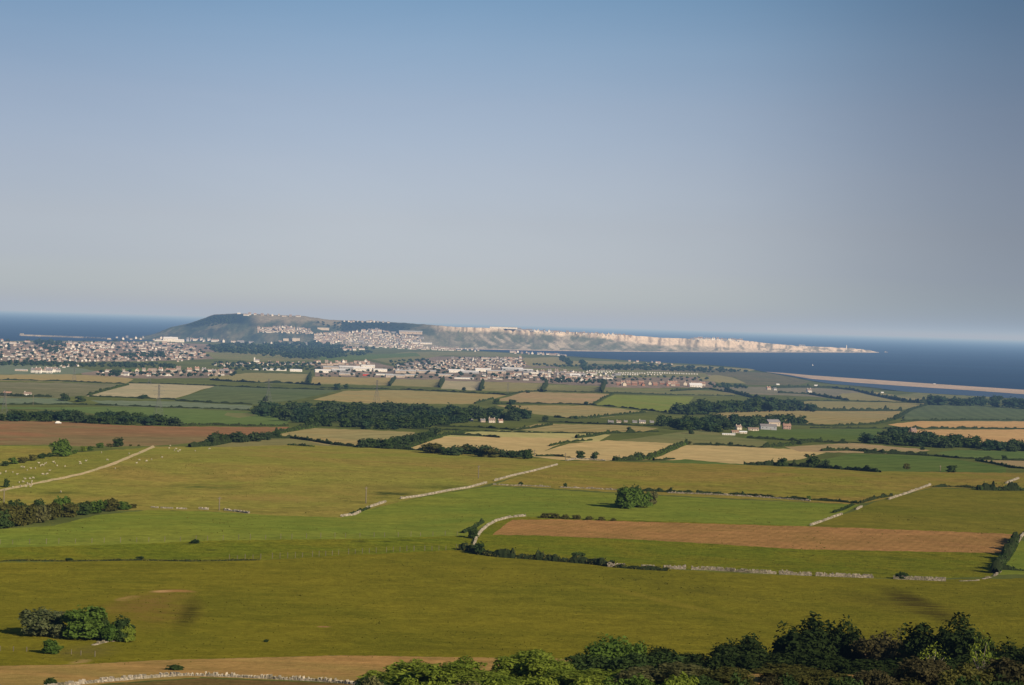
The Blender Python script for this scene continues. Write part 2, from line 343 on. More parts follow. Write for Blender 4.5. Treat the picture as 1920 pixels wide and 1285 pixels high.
fld('field', M['ftang'], [(737,711),(828,712),(822,727),(733,723)])
fld('field', M['fbeige'], [(834,714),(902,716),(900,733),(828,729)])
fld('field', M['ftang'], [(906,716),(1020,719),(1012,736),(903,733)])
fld('field', M['fpast'], [(1030,721),(1125,724),(1127,737),(1022,735)])
fld('field', M['fpast'], [(1132,726),(1290,730),(1345,733),(1260,740),(1130,737)])
fld('field', M['fpast'], [(1255,740),(1345,733),(1378,739),(1380,743),(1300,743)])
fld('field', M['ftan'], [(588,750),(645,733),(760,732),(950,741),(925,749),(885,758),(700,757)])
fld('field', M['fpink'], [(985,735),(1150,739),(1112,757),(1000,757),(930,751)])
fld('field', M['flime'], [(1152,740),(1300,744),(1290,758),(1255,772),(1215,770),(1113,760)])
fld('field', M['ftan'], [(930,760),(1110,761),(1217,772),(1130,783),(1060,783),(990,775)])
fld('field', M['ftang'], [(1440,762),(1520,751),(1742,757),(1692,769),(1520,766)])
fld('field', M['ftan'], [(1330,777),(1400,770),(1690,770),(1677,786),(1640,796),(1540,796),(1380,790)])
fld('field', M['fteal'], [(1690,790),(1702,766),(1747,757),(2200,772),(2200,790)])
fld('stubble_field', M['fstraw2'], [(1665,796),(1722,790),(2200,790),(2200,804),(1730,804),(1690,801)])
fld('stubble_field', M['fstraw2'], [(1700,806),(2200,804),(2200,834),(1800,830),(1690,826)])
fld('field', M['fgreen2'], [(1415,806),(1655,804),(1640,820),(1590,826),(1390,822)])
fld('field', M['ftang'], [(1580,738),(1640,735),(1700,744),(1765,752),(1700,754),(1560,749)])
fld('field', M['fpast'], [(1670,742),(1720,737),(1880,746),(1800,750),(1740,749)])
# middle distance
fld('field', M['ftan'], [(520,814),(590,803),(775,810),(795,818),(700,832),(660,838),(600,834),(540,820)])
fld('field', M['fpale'], [(815,815),(940,807),(1145,815),(1120,830),(960,826),(840,822)])
fld('stubble_field', M['fstraw'], [(750,842),(835,819),(900,819),(1075,822),(1010,850),(905,852),(860,842)])
fld('field', M['ftan'], [(955,806),(1010,795),(1160,797),(1235,803),(1200,811),(1060,811)])
fld('field', M['fpast'], [(1190,822),(1320,805),(1370,818),(1440,828),(1425,841),(1270,838),(1140,828)])
fld('stubble_field', M['fstraw'], [(990,856),(1065,832),(1140,826),(1275,832),(1225,862),(1140,864),(1050,862)])
fld('stubble_field', M['fstraw'], [(1225,862),(1287,835),(1350,836),(1480,842),(1548,849),(1500,862),(1400,871),(1330,867)])
fld('field', M['fgreen2'], [(1200,870),(1285,861),(1360,868),(1440,876),(1300,878)])
fld('field', M['fpink'], [(1470,838),(1600,831),(1745,844),(1700,852),(1500,847)])
fld('field', M['fgreen2'], [(1540,862),(1600,851),(1740,854),(1885,876),(1885,888),(1700,889),(1560,880)])
fld('field', M['fgreen'], [(1752,849),(1800,844),(2200,852),(2200,864),(1800,860)])
fld('field', M['fpink'], [(1830,863),(2200,866),(2200,884),(1905,876)])
fld('field', M['fpast'], [(395,838),(450,822),(560,823),(625,838),(560,842)])
# the near pastures
fld('pasture', M['sheepf'], [(-300,925),(-60,884),(60,861),(130,849),(230,843),(290,838),(150,891),(0,920),(-300,960)])
fld('pasture', M['rough'], [(-300,975),(0,921),(150,892),(290,838),(420,838),(560,834),(700,840),(960,857),(1052,862),(1045,873),(980,890),(890,915),(790,931),(690,956),(640,971),(500,966),(380,959),(280,957),(180,958),(-300,1000)])
fld('pasture', M['rough2'], [(1052,864),(1215,867),(1400,872),(1640,884),(2200,890),(2200,918),(1745,915),(1640,940),(1605,946),(1400,936),(1200,926),(980,913),(920,911),(980,890)])
fld('pasture', M['green'], [(640,971),(690,956),(790,932),(890,916),(922,912),(1200,928),(1400,938),(1612,947),(1580,963),(1520,987),(1400,986),(1200,977),(980,970),(930,974)])
fld('pasture', M['green2'], [(1520,987),(1590,962),(1640,942),(1745,916),(2200,920),(2200,1000),(1880,1003),(1700,995)])
fld('pasture', M['lush'], [(880,1040),(890,1010),(930,974),(980,969),(1200,976),(1520,987),(1905,1000),(1885,1050),(1855,1082),(1700,1086),(1400,1075),(1200,1063),(1040,1052)])
fld('ploughed_field', M['soil'], [(922,1003),(960,975),(1050,974),(1250,980),(1600,990),(1897,1001),(1884,1037),(1800,1036),(1500,1030),(1200,1012),(1000,1004)])
fld('pasture', M['green'], [(-300,1010),(100,986),(180,966),(280,957),(380,959),(500,966),(640,971),(930,974),(888,1005),(700,1012),(400,1016),(200,1024),(-300,1036)])
fld('pasture', M['lush'], [(-300,1034),(200,1022),(400,1014),(700,1010),(888,1004),(880,1032),(700,1041),(480,1050),(260,1050),(0,1054),(-300,1060)])
fld('pasture', M['green'], [(1872,1078),(1905,1015),(2200,1000),(2200,1075)])
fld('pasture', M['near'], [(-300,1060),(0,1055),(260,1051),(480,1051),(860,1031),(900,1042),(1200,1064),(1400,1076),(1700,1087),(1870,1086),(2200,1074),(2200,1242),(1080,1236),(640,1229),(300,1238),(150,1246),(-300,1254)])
fld('hay_field', M['hay'], [(-300,1254),(150,1246),(300,1238),(640,1229),(1080,1236),(2200,1242),(2200,1300),(760,1290),(640,1279),(380,1270),(200,1282),(100,1296),(-300,1310)])
fld('pasture', M['nearest'], [(-300,1312),(100,1298),(200,1284),(380,1272),(640,1281),(760,1292),(2200,1302),(2200,1420),(-300,1420)])
# track
TRK = [(-120,934),(0,919),(60,907),(150,889),(205,872),(240,858),(268,846),(288,837)]
fld('track', M['track'], [(x, y - 2.2 * (.5 + .5 * i / 7)) for i, (x, y) in enumerate(TRK)] + [(x + 3, y + 1.6) for x, y in TRK[::-1]])

COAST = [(-300,640),(0,640),(60,639),(200,640),(330,640),(460,644),(560,647),(700,650),(800,653),(900,658),(1000,664),(1100,670),(1180,676),(1240,680),(1330,684),(1400,690.5),(1434,697.5),(1470,704),(1500,709.5),(1520,713.5),(1560,720),(1600,723),(1640,727),(1700,735),(1800,741),(1900,747),(2100,756)]
def dens(pts, step=14, closed=True):
    out = []; n = len(pts)
    for i in range(n if closed else n - 1):
        a, b = pts[i], pts[(i + 1) % n]; k = max(1, int(math.hypot(b[0] - a[0], b[1] - a[1]) / step))
        out += [(a[0] + (b[0] - a[0]) * t / k, a[1] + (b[1] - a[1]) * t / k) for t in range(k)]
    if not closed: out.append(pts[-1])
    return out
coast = [ground_at(x, y) for x, y in dens(COAST, 10, False)]
tl, tr = coast[0][0], coast[-1][0]
TMAX = 0.95; LMIN = math.log(3.0)
edgeL = [(-TMAX, coast[0][1])] + [(-TMAX + (tl + TMAX) * k / 12, coast[0][1]) for k in range(1, 12)]
edgeR = [(tr + (TMAX - tr) * k / 12, coast[-1][1]) for k in range(1, 13)]
rim = [(TMAX - 2 * TMAX * k / 40, LMIN) for k in range(41)]
sideR = [(TMAX, coast[-1][1] + (LMIN - coast[-1][1]) * k / 30) for k in range(1, 30)]
sideL = [(-TMAX, LMIN + (coast[0][1] - LMIN) * k / 30) for k in range(1, 30)]
land_poly = edgeL + coast + edgeR + sideR + rim + sideL
V2 = []; faces2 = []
def add_poly(p):
    p = list(p); ar = sum(a[0] * b[1] - b[0] * a[1] for a, b in zip(p, p[1:] + p[:1]))
    if ar < 0: p = p[::-1]
    n = len(V2); V2.extend(p); faces2.append(list(range(n, n + len(p))))
add_poly(land_poly)
WOB = random.Random(5)
for i, (nm, mt, pts) in enumerate(F):
    d = [(x + WOB.uniform(-1.6, 1.6), y + WOB.uniform(-.55, .55)) for x, y in dens(pts, 9)]
    if nm in ('bare_scar', 'worn_slope', 'terraced_slope'):
        d = [(x + WOB.uniform(-3, 3), y + WOB.uniform(-1.5, 1.5)) for x, y in dens(pts, 5)]
    add_poly([ground_at(x, y) for x, y in d])
for l in np.arange(LMIN, math.log(13500), .035):
    st = .010 if l > 4 else .05
    ths = np.concatenate([np.arange(-TMAX, -.3, .05), np.arange(-.3, .3, st), np.arange(.3, TMAX, .05)])
    for t in ths:
        V2.append((t + RNG.uniform(-.2, .2) * st, l + RNG.uniform(-.01, .01)))
vv, _, ff, _, _, of = delaunay_2d_cdt([Vector(p) for p in V2], [], faces2, 0, 1e-7)
TH = np.array([p[0] for p in vv]); LL = np.array([p[1] for p in vv]); RR = np.exp(LL)
PX, PY = RR * np.sin(TH), RR * np.cos(TH); PZ = terrain(PX, PY)
owner = [max(o) if (0 in o) else -1 for o in of]
by = {}
for f, o in zip(ff, owner):
    if o >= 0: by.setdefault(o, []).append(f)
gv = [Vector((PX[i], PY[i], PZ[i])) for i in range(len(vv))]
allf = [f for o in by for f in by[o]]
# skirt along the shore
ec = {}
for f in allf:
    for a, b in zip(f, f[1:] + f[:1]) if isinstance(f, list) else zip(f, f[1:] + f[:1]):
        ec[(min(a, b), max(a, b))] = ec.get((min(a, b), max(a, b)), 0) + 1
for o, fs in by.items():
    ids = sorted({i for f in fs for i in f}); mp = {j: k for k, j in enumerate(ids)}
    vs = [tuple(gv[i]) for i in ids]; fc = []
    for f in fs:
        g = [mp[i] for i in f]
        a, b, c = (gv[i] for i in f[:3])
        if (b - a).cross(c - a).z < 0: g = g[::-1]
        fc.append(g)
    smooth_n = len(fc)
    if o == 0:
        for f in fs:
            ff_ = list(f)
            for a, b in zip(ff_, ff_[1:] + ff_[:1]):
                if ec[(min(a, b), max(a, b))] == 1 and RR[a] > 2000:
                    n = len(vs); vs += [(PX[a], PY[a], -4), (PX[b], PY[b], -4)]; fc.append([mp[a], mp[b], n + 1, n])
    nm, mt = ('ground', base_m) if o == 0 else F[o - 1][:2]
    me = bpy.data.meshes.new(nm); me.from_pydata(vs, [], fc); me.materials.append(mt)
    me.polygons.foreach_set('use_smooth', [i < smooth_n for i in range(len(fc))]); me.update()
    setp(link(nm, me), kind='structure')
LAND = BVHTree.FromPolygons(gv, allf)

# ------------------------------------------------------------------ sea, beach, lagoon
def sea_mat(name, deep, light):
    m, nt, N, L = mat(name)
    g = N('ShaderNodeNewGeometry')
    mp = N('ShaderNodeMapping'); mp.inputs['Scale'].default_value = (1 / 2500., 1 / 900., 1); L(g.outputs['Position'], mp.inputs['Vector'])
    n1 = add_noise(nt, N, L, mp.outputs[0], 1.0, 6, .6, .3)
    col = mixc(N, L, ramp(N, L, n1, .3, .7), deep, light)
    n2 = add_noise(nt, N, L, g.outputs['Position'], 1 / 30., 4, .6)
    p = N('ShaderNodeBsdfPrincipled'); L(col, p.inputs['Base Color']); p.inputs['Roughness'].default_value = .55; p.inputs['IOR'].default_value = 1.33
    p.inputs['Specular IOR Level'].default_value = .12
    bm = N('ShaderNodeBump'); bm.inputs['Strength'].default_value = .6; bm.inputs['Distance'].default_value = 1.5; L(n2, bm.inputs['Height']); L(bm.outputs[0], p.inputs['Normal'])
    o = N('ShaderNodeOutputMaterial'); L(p.outputs[0], o.inputs['Surface'])
    return m
SEA = sea_mat('sea_water', (.002, .018, .050), (.008, .038, .082))
LAG = sea_mat('lagoon_water', (.055, .095, .155), (.07, .11, .165))
sv, sf = [], []
radii = [2500, 6000, 9000, 13000, 20000, 40000, 90000, 400000]; NT = 72
for r in radii:
    for k in range(NT + 1):
        t = -1.9 + 3.8 * k / NT; sv.append((r * math.sin(t), r * math.cos(t), 0))
for i in range(len(radii) - 1):
    for k in range(NT):
        a = i * (NT + 1) + k; sf.append((a, a + 1, a + NT + 2, a + NT + 1))
me = bpy.data.meshes.new('sea'); me.from_pydata(sv, [], sf); me.materials.append(SEA); me.update()
setp(link('sea', me), kind='structure')
if me.polygons[0].normal.z < 0: me.flip_normals()

BTOP = [(1436,697.5),(1470,699.5),(1520,704),(1600,709.5),(1700,716.5),(1810,724),(1920,731),(2150,746)]
BLOW = [(1440,698.5),(1475,703),(1520,711),(1600,718),(1700,725),(1810,732),(1920,740),(2150,757)]
bt, bl = dens(BTOP, 6, False), dens(BLOW, 6, False); nb = 110
def resamp(p, n):
    p = np.array(p); s = np.r_[0, np.cumsum(np.hypot(*np.diff(p, axis=0).T))]; t = np.linspace(0, s[-1], n)
    return np.c_[np.interp(t, s, p[:, 0]), np.interp(t, s, p[:, 1])]
bt, bl = resamp(BTOP, nb), resamp(BLOW, nb)
bv, bf = [], []
for i in range(nb):
    hz = 5.5 * min(1, .15 + i / 14)
    a = on_plane(*bl[i], 0); b = on_plane(*bt[i], hz)
    q = b + (b - a).normalized() * 30
    rows = [Vector((a.x, a.y, -1)), a.lerp(b, .3) * 1, a.lerp(b, .65) * 1, b, Vector((q.x, q.y, hz * .7)), Vector((q.x, q.y, -1)) + (b - a).normalized() * 25]
    rows[1].z = hz * .32 + noise.noise(Vector((i * .3, 0, 0))) * .6; rows[2].z = hz * .72 + noise.noise(Vector((i * .3, 5, 0))) * .6
    bv += [tuple(p) for p in rows]
for i in range(nb - 1):
    for j in range(5):
        a = i * 6 + j; bf.append((a, a + 1, a + 7, a + 6))
me = bpy.data.meshes.new('beach'); me.from_pydata(bv, [], bf)
me.materials.append(fm('shingle', (.44, .335, .25), (.37, .29, .205), 160, .25, (.3, .25, .18), grain=12, gamp=.08, bump=.2))
me.polygons.foreach_set('use_smooth', [True] * len(bf)); me.update(); setp(link('beach', me), kind='structure')
lg = [on_plane(x, y, .25) for x, y in [(1500,710),(1540,713),(1600,718),(1700,725),(1810,732),(1920,740),(2150,757),(2150,775),(1900,760),(1800,752),(1700,744),(1640,738),(1560,728),(1500,726)]]
me = bpy.data.meshes.new('lagoon'); me.from_pydata([tuple(p) for p in lg], [], [tuple(range(len(lg)))]); me.materials.append(LAG); me.update()
if me.polygons[0].normal.z < 0: me.flip_normals()
setp(link('lagoon', me), kind='structure')

# ------------------------------------------------------------------ the headland across the water
BASE = np.array([(236,636),(320,640),(450,645),(560,648),(700,651),(820,654),(900,655.5),(1000,657.5),(1100,659),(1200,660),(1400,661),(1640,661.5),(1650,661.2)])
TOP = np.array([(236,635),(262,632),(290,626),(320,613.5),(350,607.5),(375,599),(400,590),(440,588),(470,589),(520,591),(570,593),(610,599),(640,601),(700,602.5),(760,606),(830,611),(842,613),(880,614),(950,616),(1000,620),(1100,624.5),(1180,629),(1240,633.5),(1300,635.5),(1390,638),(1440,644),(1500,649),(1560,651.5),(1600,653.5),(1630,657),(1642,660),(1650,661)])
WID = np.array([(236,120),(320,500),(440,1000),(600,900),(760,700),(850,420),(1000,380),(1200,330),(1400,260),(1560,150),(1650,40)])
xs = np.arange(238, 1650, 3.0); NR = 30
hv, hf, hc = [], [], []
def mix3(a, b, t): return tuple(a[i] * (1 - t) + b[i] * t for i in range(3))
def sst(a, b, x): t = min(max((x - a) / (b - a), 0), 1); return t * t * (3 - 2 * t)
for x in xs:
    yb = np.interp(x, BASE[:, 0], BASE[:, 1]); yt = np.interp(x, TOP[:, 0], TOP[:, 1]); w = np.interp(x, WID[:, 0], WID[:, 1])
    yt += noise.noise(Vector((x * .08, 3.1, 0))) * .9 + noise.noise(Vector((x * .31, 1.1, 0))) * .5
    th, sb = az_slope(x, yb); rb = H / sb
    tht, stp = az_slope(x, yt); rt = rb + w; zt = max(H - rt * stp, .5)
    cl = sst(800, 860, x)                       # how cliff-like the face is
    allc = sst(1180, 1420, x)
    for j in range(NR):
        t = j / (NR - 6) if j < NR - 5 else 1 + (j - (NR - 6)) * .25
        n1 = noise.fractal(Vector((x * .035, t * 2.2, 0)), .8, 2.0, 5)
        n2 = noise.fractal(Vector((x * .16, t * .8, 7)), .8, 2.0, 4)
        nd = noise.fractal(Vector((x * .03 - t * 1.6, t * 1.2, 3)), .8, 2.0, 5)
        if t <= 1:
            g = t + .10 * n1 * t * (1 - t) * 4
            ct = .80 - .30 * sst(1080, 1230, x) - .2 * allc
            lg_ = .74 + .08 * noise.noise(Vector((x * .021, 2, 9))); hs = g ** .8 * (1 - cl) + cl * (lg_ * (g / .84) ** 1.2 if g < .84 else lg_ + (1 - lg_) * sst(.84, .93, g))
            l2_ = .35 + .2 * noise.noise(Vector((x * .05, 5, 2))); hs = hs * (1 - allc) + allc * (l2_ * g / .5 if g < .5 else l2_ + (1 - l2_) * sst(.5, .85, g))
            r = rb + w * t + cl * 34 * n2 * (1 - abs(2 * t - 1) * .5); z = zt * min(max(hs, 0), 1) if t < 1 else zt
        else:
            r = rt + (t - 1) * 900; z = zt * (1 - .02 * (t - 1)) - (t - 1) * 12; hs = 1
            if j == NR - 1: z = -6
        hv.append((r * math.sin(th), r * math.cos(th), z if j else -2))
        # colours
        n4h = noise.fractal(Vector((x * .12, t * 3.5, 21)), .8, 2.0, 4)
        scrub = mix3((.055, .075, .048), (.13, .13, .085), sst(-.2, .5, nd + .4 * n4h))
        wood = (.012, .026, .028)
        if x < 640:
            c = scrub
            c = mix3(c, wood, sst(.52, .68, t + .12 * n1) * sst(340, 370, x) * (1 - sst(445, 475, x)) * .95)
            c = mix3(c, wood, .5 * sst(0.0, .35, n1) * (1 - sst(560, 640, x)))
            c = mix3(c, (.27, .235, .165), sst(.62, .8, t + .2 * n1) * sst(462, 490, x) * .75)
        elif x < 845:
            c = mix3(scrub, wood, sst(.3, .5, t + .25 * n1) * (1 - sst(735, 790, x)) * .9)
            c = mix3(c, (.33, .29, .22), (1 - sst(.35, .55, t)) * .45)
        else: c = scrub
        if x > 780:
            n4_ = noise.fractal(Vector((x * .09 + t * 4.5, t * 1.5, 11)), .8, 2.0, 5); scree = mix3(mix3((.10, .115, .07), (.17, .165, .12), sst(-.3, .3, n1)), (.36, .325, .26), sst(.0, .6, .7 * nd + n4_ * (.15 + 1.5 * abs(noise.noise(Vector((x * .019, 4.4, 1))))) + .25 * noise.noise(Vector((x * .011, 8.1, 0)))))
            cliff = mix3((.60, .51, .40), (.24, .2, .15), sst(.0, .5, n2 + .3 * n1))
            k = sst(ct - .05, ct + .07, hs + .10 * n1 + .07 * n2)
            cc = mix3(scree, cliff, k)
            cc = mix3((.40, .335, .26), cc, sst(.03, .10, t))
            if allc > 0: cc = mix3(cc, mix3((.54, .46, .36), (.15, .145, .095), sst(-.12, .38, .7 * n2 + .8 * n1 + .8 * n4h)), allc * .8 * sst(.06, .2, t))
            c = mix3(c, cc, sst(790, 850, x))
        if t > .97: c = mix3(c, (.15, .125, .07), .75)
        hc.append((*c, 1))
for i in range(len(xs) - 1):
    for j in range(NR - 1):
        a = i * NR + j; hf.append((a, a + NR, a + NR + 1, a + 1))
me = bpy.data.meshes.new('headland'); me.from_pydata(hv, [], hf); me.materials.append(vcol_mat('headland_ground'))
at = me.attributes.new('tint', 'FLOAT_COLOR', 'POINT'); at.data.foreach_set('color', [v for c in hc for v in c])
me.polygons.foreach_set('use_smooth', [True] * len(hf)); me.update()
setp(link('headland', me), kind='structure')
HEAD = BVHTree.FromPolygons([Vector(v) for v in hv], hf)

def place(px, py, only=None):
    d = ray(px, py); best = None
    for bv_ in ((LAND, HEAD) if only is None else (only,)):
        p, n, i, dist = bv_.ray_cast(EYE, d)
        if p is not None and (best is None or dist < best[1]): best = (p, dist)
    if best: return best[0]
    return on_plane(px, py, 0)
def zat(x, y):
    p, n, i, d = LAND.ray_cast(Vector((x, y, 900)), Vector((0, 0, -1)))
    return p.z if p is not None else float(terrain(x, y))
def by_range(px, r, py=1200):
    th, s = az_slope(px, py); x, y = r * math.sin(th), r * math.cos(th)
    return Vector((x, y, zat(x, y)))
def mpp(p): return (p - EYE).length / F0       # metres per photo pixel at p

# ------------------------------------------------------------------ foliage
def leafcloud(nleaf, size, lobes, seed, core=True, up=.25, aspect=1.0):
    """Leaf-clump faces through lobed volumes plus a rough dark heart. lobes: (x, y, z, rx, ry, rz)."""
    rg = np.random.default_rng(seed); LB = np.array(lobes)
    wts = LB[:, 3] * LB[:, 4] + LB[:, 5] * LB[:, 3]; wts = wts / wts.sum(); n = nleaf
    li = rg.choice(len(lobes), n, p=wts); l = LB[li]
    unit = lambda a: a / np.linalg.norm(a, axis=1)[:, None]
    d = unit(rg.normal(size=(n, 3))); low = d[:, 2] < -.45; d[low, 2] *= -.6
    rad = rg.uniform(.5, 1.0, n) ** .5 * (1 + .17 * np.sin(5 * d[:, 0] + seed) * np.cos(6 * d[:, 1] + 2 * d[:, 2] + l[:, 0] * 9))
    far = rg.random(n) < .08; rad[far] *= rg.uniform(1.02, 1.13, far.sum())
    c = l[:, :3] + d * rad[:, None] * l[:, 3:]
    nn = unit(d + rg.normal(size=(n, 3)) * .75 + np.array([0, 0, up])); u = unit(np.cross(nn, rg.normal(size=(n, 3)))); w = np.cross(nn, u)
    s = (size * rg.uniform(.5, 1.4, n))[:, None]; a = u * s; b = w * s * aspect
    q = np.stack([c - a * .9, c - b * .55 + a * .1 + nn * s * .15, c + a, c + b * .6 - a * .1 + nn * s * .12], 1).reshape(-1, 3)
    V = [tuple(v) for v in q.tolist()]; Fc = [(k, k + 1, k + 2, k + 3) for k in range(0, 4 * n, 4)]
    if core:
        for l in lobes:
            k = len(V)
            for v in ICO_V:
                r = .64 + .26 * noise.noise(v * 2.3 + Vector((seed * 3.1, l[0] * 5, 0)))
                V.append((l[0] + v.x * l[3] * r, l[1] + v.y * l[4] * r, max(l[2] + v.z * l[5] * r, -.05)))
            Fc += [tuple(k + i for i in f) for f in ICO_F]
    return V, Fc
_b = bmesh.new(); bmesh.ops.create_icosphere(_b, subdivisions=2, radius=1); _b.verts.ensure_lookup_table()
ICO_V = [v.co.copy() for v in _b.verts]; ICO_F = [tuple(v.index for v in f.verts) for f in _b.faces]; _b.free()
def lobes_for(seed, n, wide=.5, base=.22):
    rg = random.Random(seed); L_ = [(0, 0, base * .5 + .5, wide * .62, wide * .62, .46 - base * .45)]
    for i in range(n):
        a = 2 * PI * (i + rg.random() * .7) / n * 2.0; q = rg.uniform(.3, .72) * wide; k = (6 / n) ** .35
        z = base + .14 + (.62 - base) * rg.random() ** .8; s = rg.uniform(.30, .52) * wide * k
        L_.append((q * math.cos(a), q * math.sin(a), z, s, s, s * rg.uniform(.75, 1.0)))
    if base < .1:
        for i in range(5):
            a = 2 * PI * (i + rg.random() * .5) / 5; q = rg.uniform(.3, .58) * wide; r = rg.uniform(.34, .48) * wide
            L_.append((q * math.cos(a), q * math.sin(a), rg.uniform(.15, .25), r, r, rg.uniform(.17, .24)))
    return L_
def tree_parts(seed, nleaf, size, nl=6, wide=.5, trunk=True, base=.06, core=True):
    L_ = lobes_for(seed, nl, wide, base); V, Fc = leafcloud(nleaf, size, L_, seed, core)
    if nleaf > 500:
        rs = random.Random(seed + 5); SP = []
        for i in range(11 if nleaf < 5000 else 20):
            l = L_[rs.randrange(len(L_))]; a = rs.uniform(0, 6.28); e_ = rs.uniform(.15, 1.4)
            k = rs.uniform(.94, 1.14) if nleaf < 5000 else rs.uniform(.86, 1.03); q = rs.uniform(.05, .10) * wide / .5
            SP.append((l[0] + l[3] * math.cos(a) * math.cos(e_) * k, l[1] + l[4] * math.sin(a) * math.cos(e_) * k, l[2] + l[5] * math.sin(e_) * k, q, q, q * rs.uniform(.8, 1.9)))
        v2, f2 = leafcloud(int(nleaf * .16), size * .85, SP, seed + 9, False); k = len(V)
        V = V + v2; Fc = Fc + [tuple(k + i for i in f) for f in f2]
    tb = MB()
    if trunk:
        tb.bar((0, 0, -.06), (0, 0, .34), .036, .022, k=7)
        for l in L_[1:]: tb.bar((0, 0, .22), (l[0], l[1], l[2]), .016, .006, k=5)
    return V, Fc, tb
def mk_tree_mesh(name, seed, nleaf, size, nl, wide, lm):
    """Single-mesh tree for stands where trunk and crown are not told apart."""
    V, Fc, tb = tree_parts(seed, nleaf, size, nl, wide)
    k = len(V); me = bpy.data.meshes.new(name)
    me.from_pydata(V + tb.v, [], Fc + [tuple(i + k for i in f) for f in tb.f])
    me.materials.append(lm); me.materials.append(BARK)
    me.polygons.foreach_set('material_index', [0] * len(Fc) + [1] * len(tb.f)); me.update()
    return me
WT = {k: [mk_tree_mesh('wood_tree', 10 + i + 20 * j, 420, .085, 5 + i % 3, .5 + .06 * (i % 3), LEAF['wood' if k == 'mid' else k]) for i in range(4)] for j, k in enumerate(('dark', 'mid', 'blue', 'pale', 'gorse'))}
def wood_tree(px, py, hpx, kind, label, group, wide=1.0, cat='tree', name='tree', p=None):
    p = p or place(px, py); s = hpx * mpp(p)
    o = link(name, random.choice(WT[kind]), None, p - Vector((0, 0, .03 * s)), random.uniform(0, 6.28), (s * wide, s * wide, s))
    return setp(o, label, cat, group)
def inpoly(x, y, P):
    c = False; n = len(P)
    for i in range(n):
        x1, y1 = P[i]; x2, y2 = P[(i + 1) % n]
        if (y1 > y) != (y2 > y) and x < (x2 - x1) * (y - y1) / (y2 - y1) + x1: c = not c
    return c
def scatter(P, n, sx, sy, seed):
    """Spread positions in an outline, spacing sx by sy, best-candidate."""
    rg = random.Random(seed); x0, x1 = min(p[0] for p in P), max(p[0] for p in P); y0, y1 = min(p[1] for p in P), max(p[1] for p in P)
    out = []
    for _ in range(n):
        best = None
        for _ in range(14):
            for _ in range(200):
                x, y = rg.uniform(x0, x1), rg.uniform(y0, y1)
                if inpoly(x, y, P): break
            d = min((((x - a) / sx) ** 2 + ((y - b) / sy) ** 2 for a, b in out), default=9)
            if best is None or d > best[0]: best = (d, x, y)
        out.append(best[1:])
    return out
WOODS = [
    ([(472,778),(545,770),(700,773),(870,777),(930,778),(990,784),(985,791),(900,792),(840,797),(790,806),(700,806),(560,801),(545,792)], 96, (17, 25), ['blue', 'dark', 'dark', 'mid'], 'crowded broadleaf tree in the broad dark wood amid the tan fields', 'trees of the broad dark wood'),
    ([(0,788),(60,785),(130,786),(230,791),(330,798),(330,800),(220,797),(100,791),(0,790)], 34, (13, 25), ['blue', 'dark', 'mid'], 'tree in the tapering belt above the ploughed brown field', 'belt of trees above the ploughed field'),
    ([(1262,776),(1300,768),(1400,764),(1480,768),(1520,772),(1400,773),(1300,779)], 30, (15, 25), ['blue', 'dark', 'mid'], 'tree in the humped wood beside the lime green field', 'trees of the humped wood'),
    ([(1235,799),(1300,798),(1380,795),(1440,794),(1520,796),(1390,803),(1340,812),(1325,810),(1250,805)], 32, (15, 25), ['blue', 'dark', 'mid'], 'tree in the shelter belt behind the stone farm buildings', 'shelter belt trees by the farm'),
    ([(1625,832),(1660,822),(1700,818),(1715,826),(1800,836),(1925,842),(1990,846),(1990,850),(1900,848),(1800,842),(1700,838)], 46, (15, 25), ['blue', 'dark', 'dark', 'mid'], 'tree in the dark belt below the golden stubble fields', 'dark tree belt below the stubble'),
    ([(1745,760),(1830,762),(1990,772),(1990,764),(1850,758)], 18, (12, 21), ['blue', 'dark'], 'tree in the dark coastal copse in front of the shingle bank', 'coastal copse trees'),
    ([(670,840),(720,836),(770,830),(800,820),(815,818),(790,832),(740,842)], 18, (14, 22), ['dark', 'mid'], 'tree in the slanting strip between tan field and pale stubble', 'slanting strip of trees'),
    ([(395,829),(430,828),(470,824),(520,820),(525,823),(470,829),(400,833)], 14, (13, 22), ['dark', 'mid'], 'tree in the clump at the end of the ploughed field', 'clump at the ploughed field end'),
    ([(780,848),(860,851),(990,858),(990,862),(860,855)], 15, (13, 26), ['dark', 'mid', 'gorse'], 'tree in the leafy row above the rough pasture crest', 'row of trees on the pasture crest'),
]
NT_ = 0
for P, n, (h0, h1), kinds, lab, grp in WOODS:
    for x, y in sorted(scatter(P, n, 14, 4.5, len(P) * 7 + n), key=lambda q: q[1]):
        wood_tree(x, y, random.uniform(h0, h1), random.choice(kinds), lab, grp, random.uniform(1.35, 1.85), name='wood_tree'); NT_ += 1
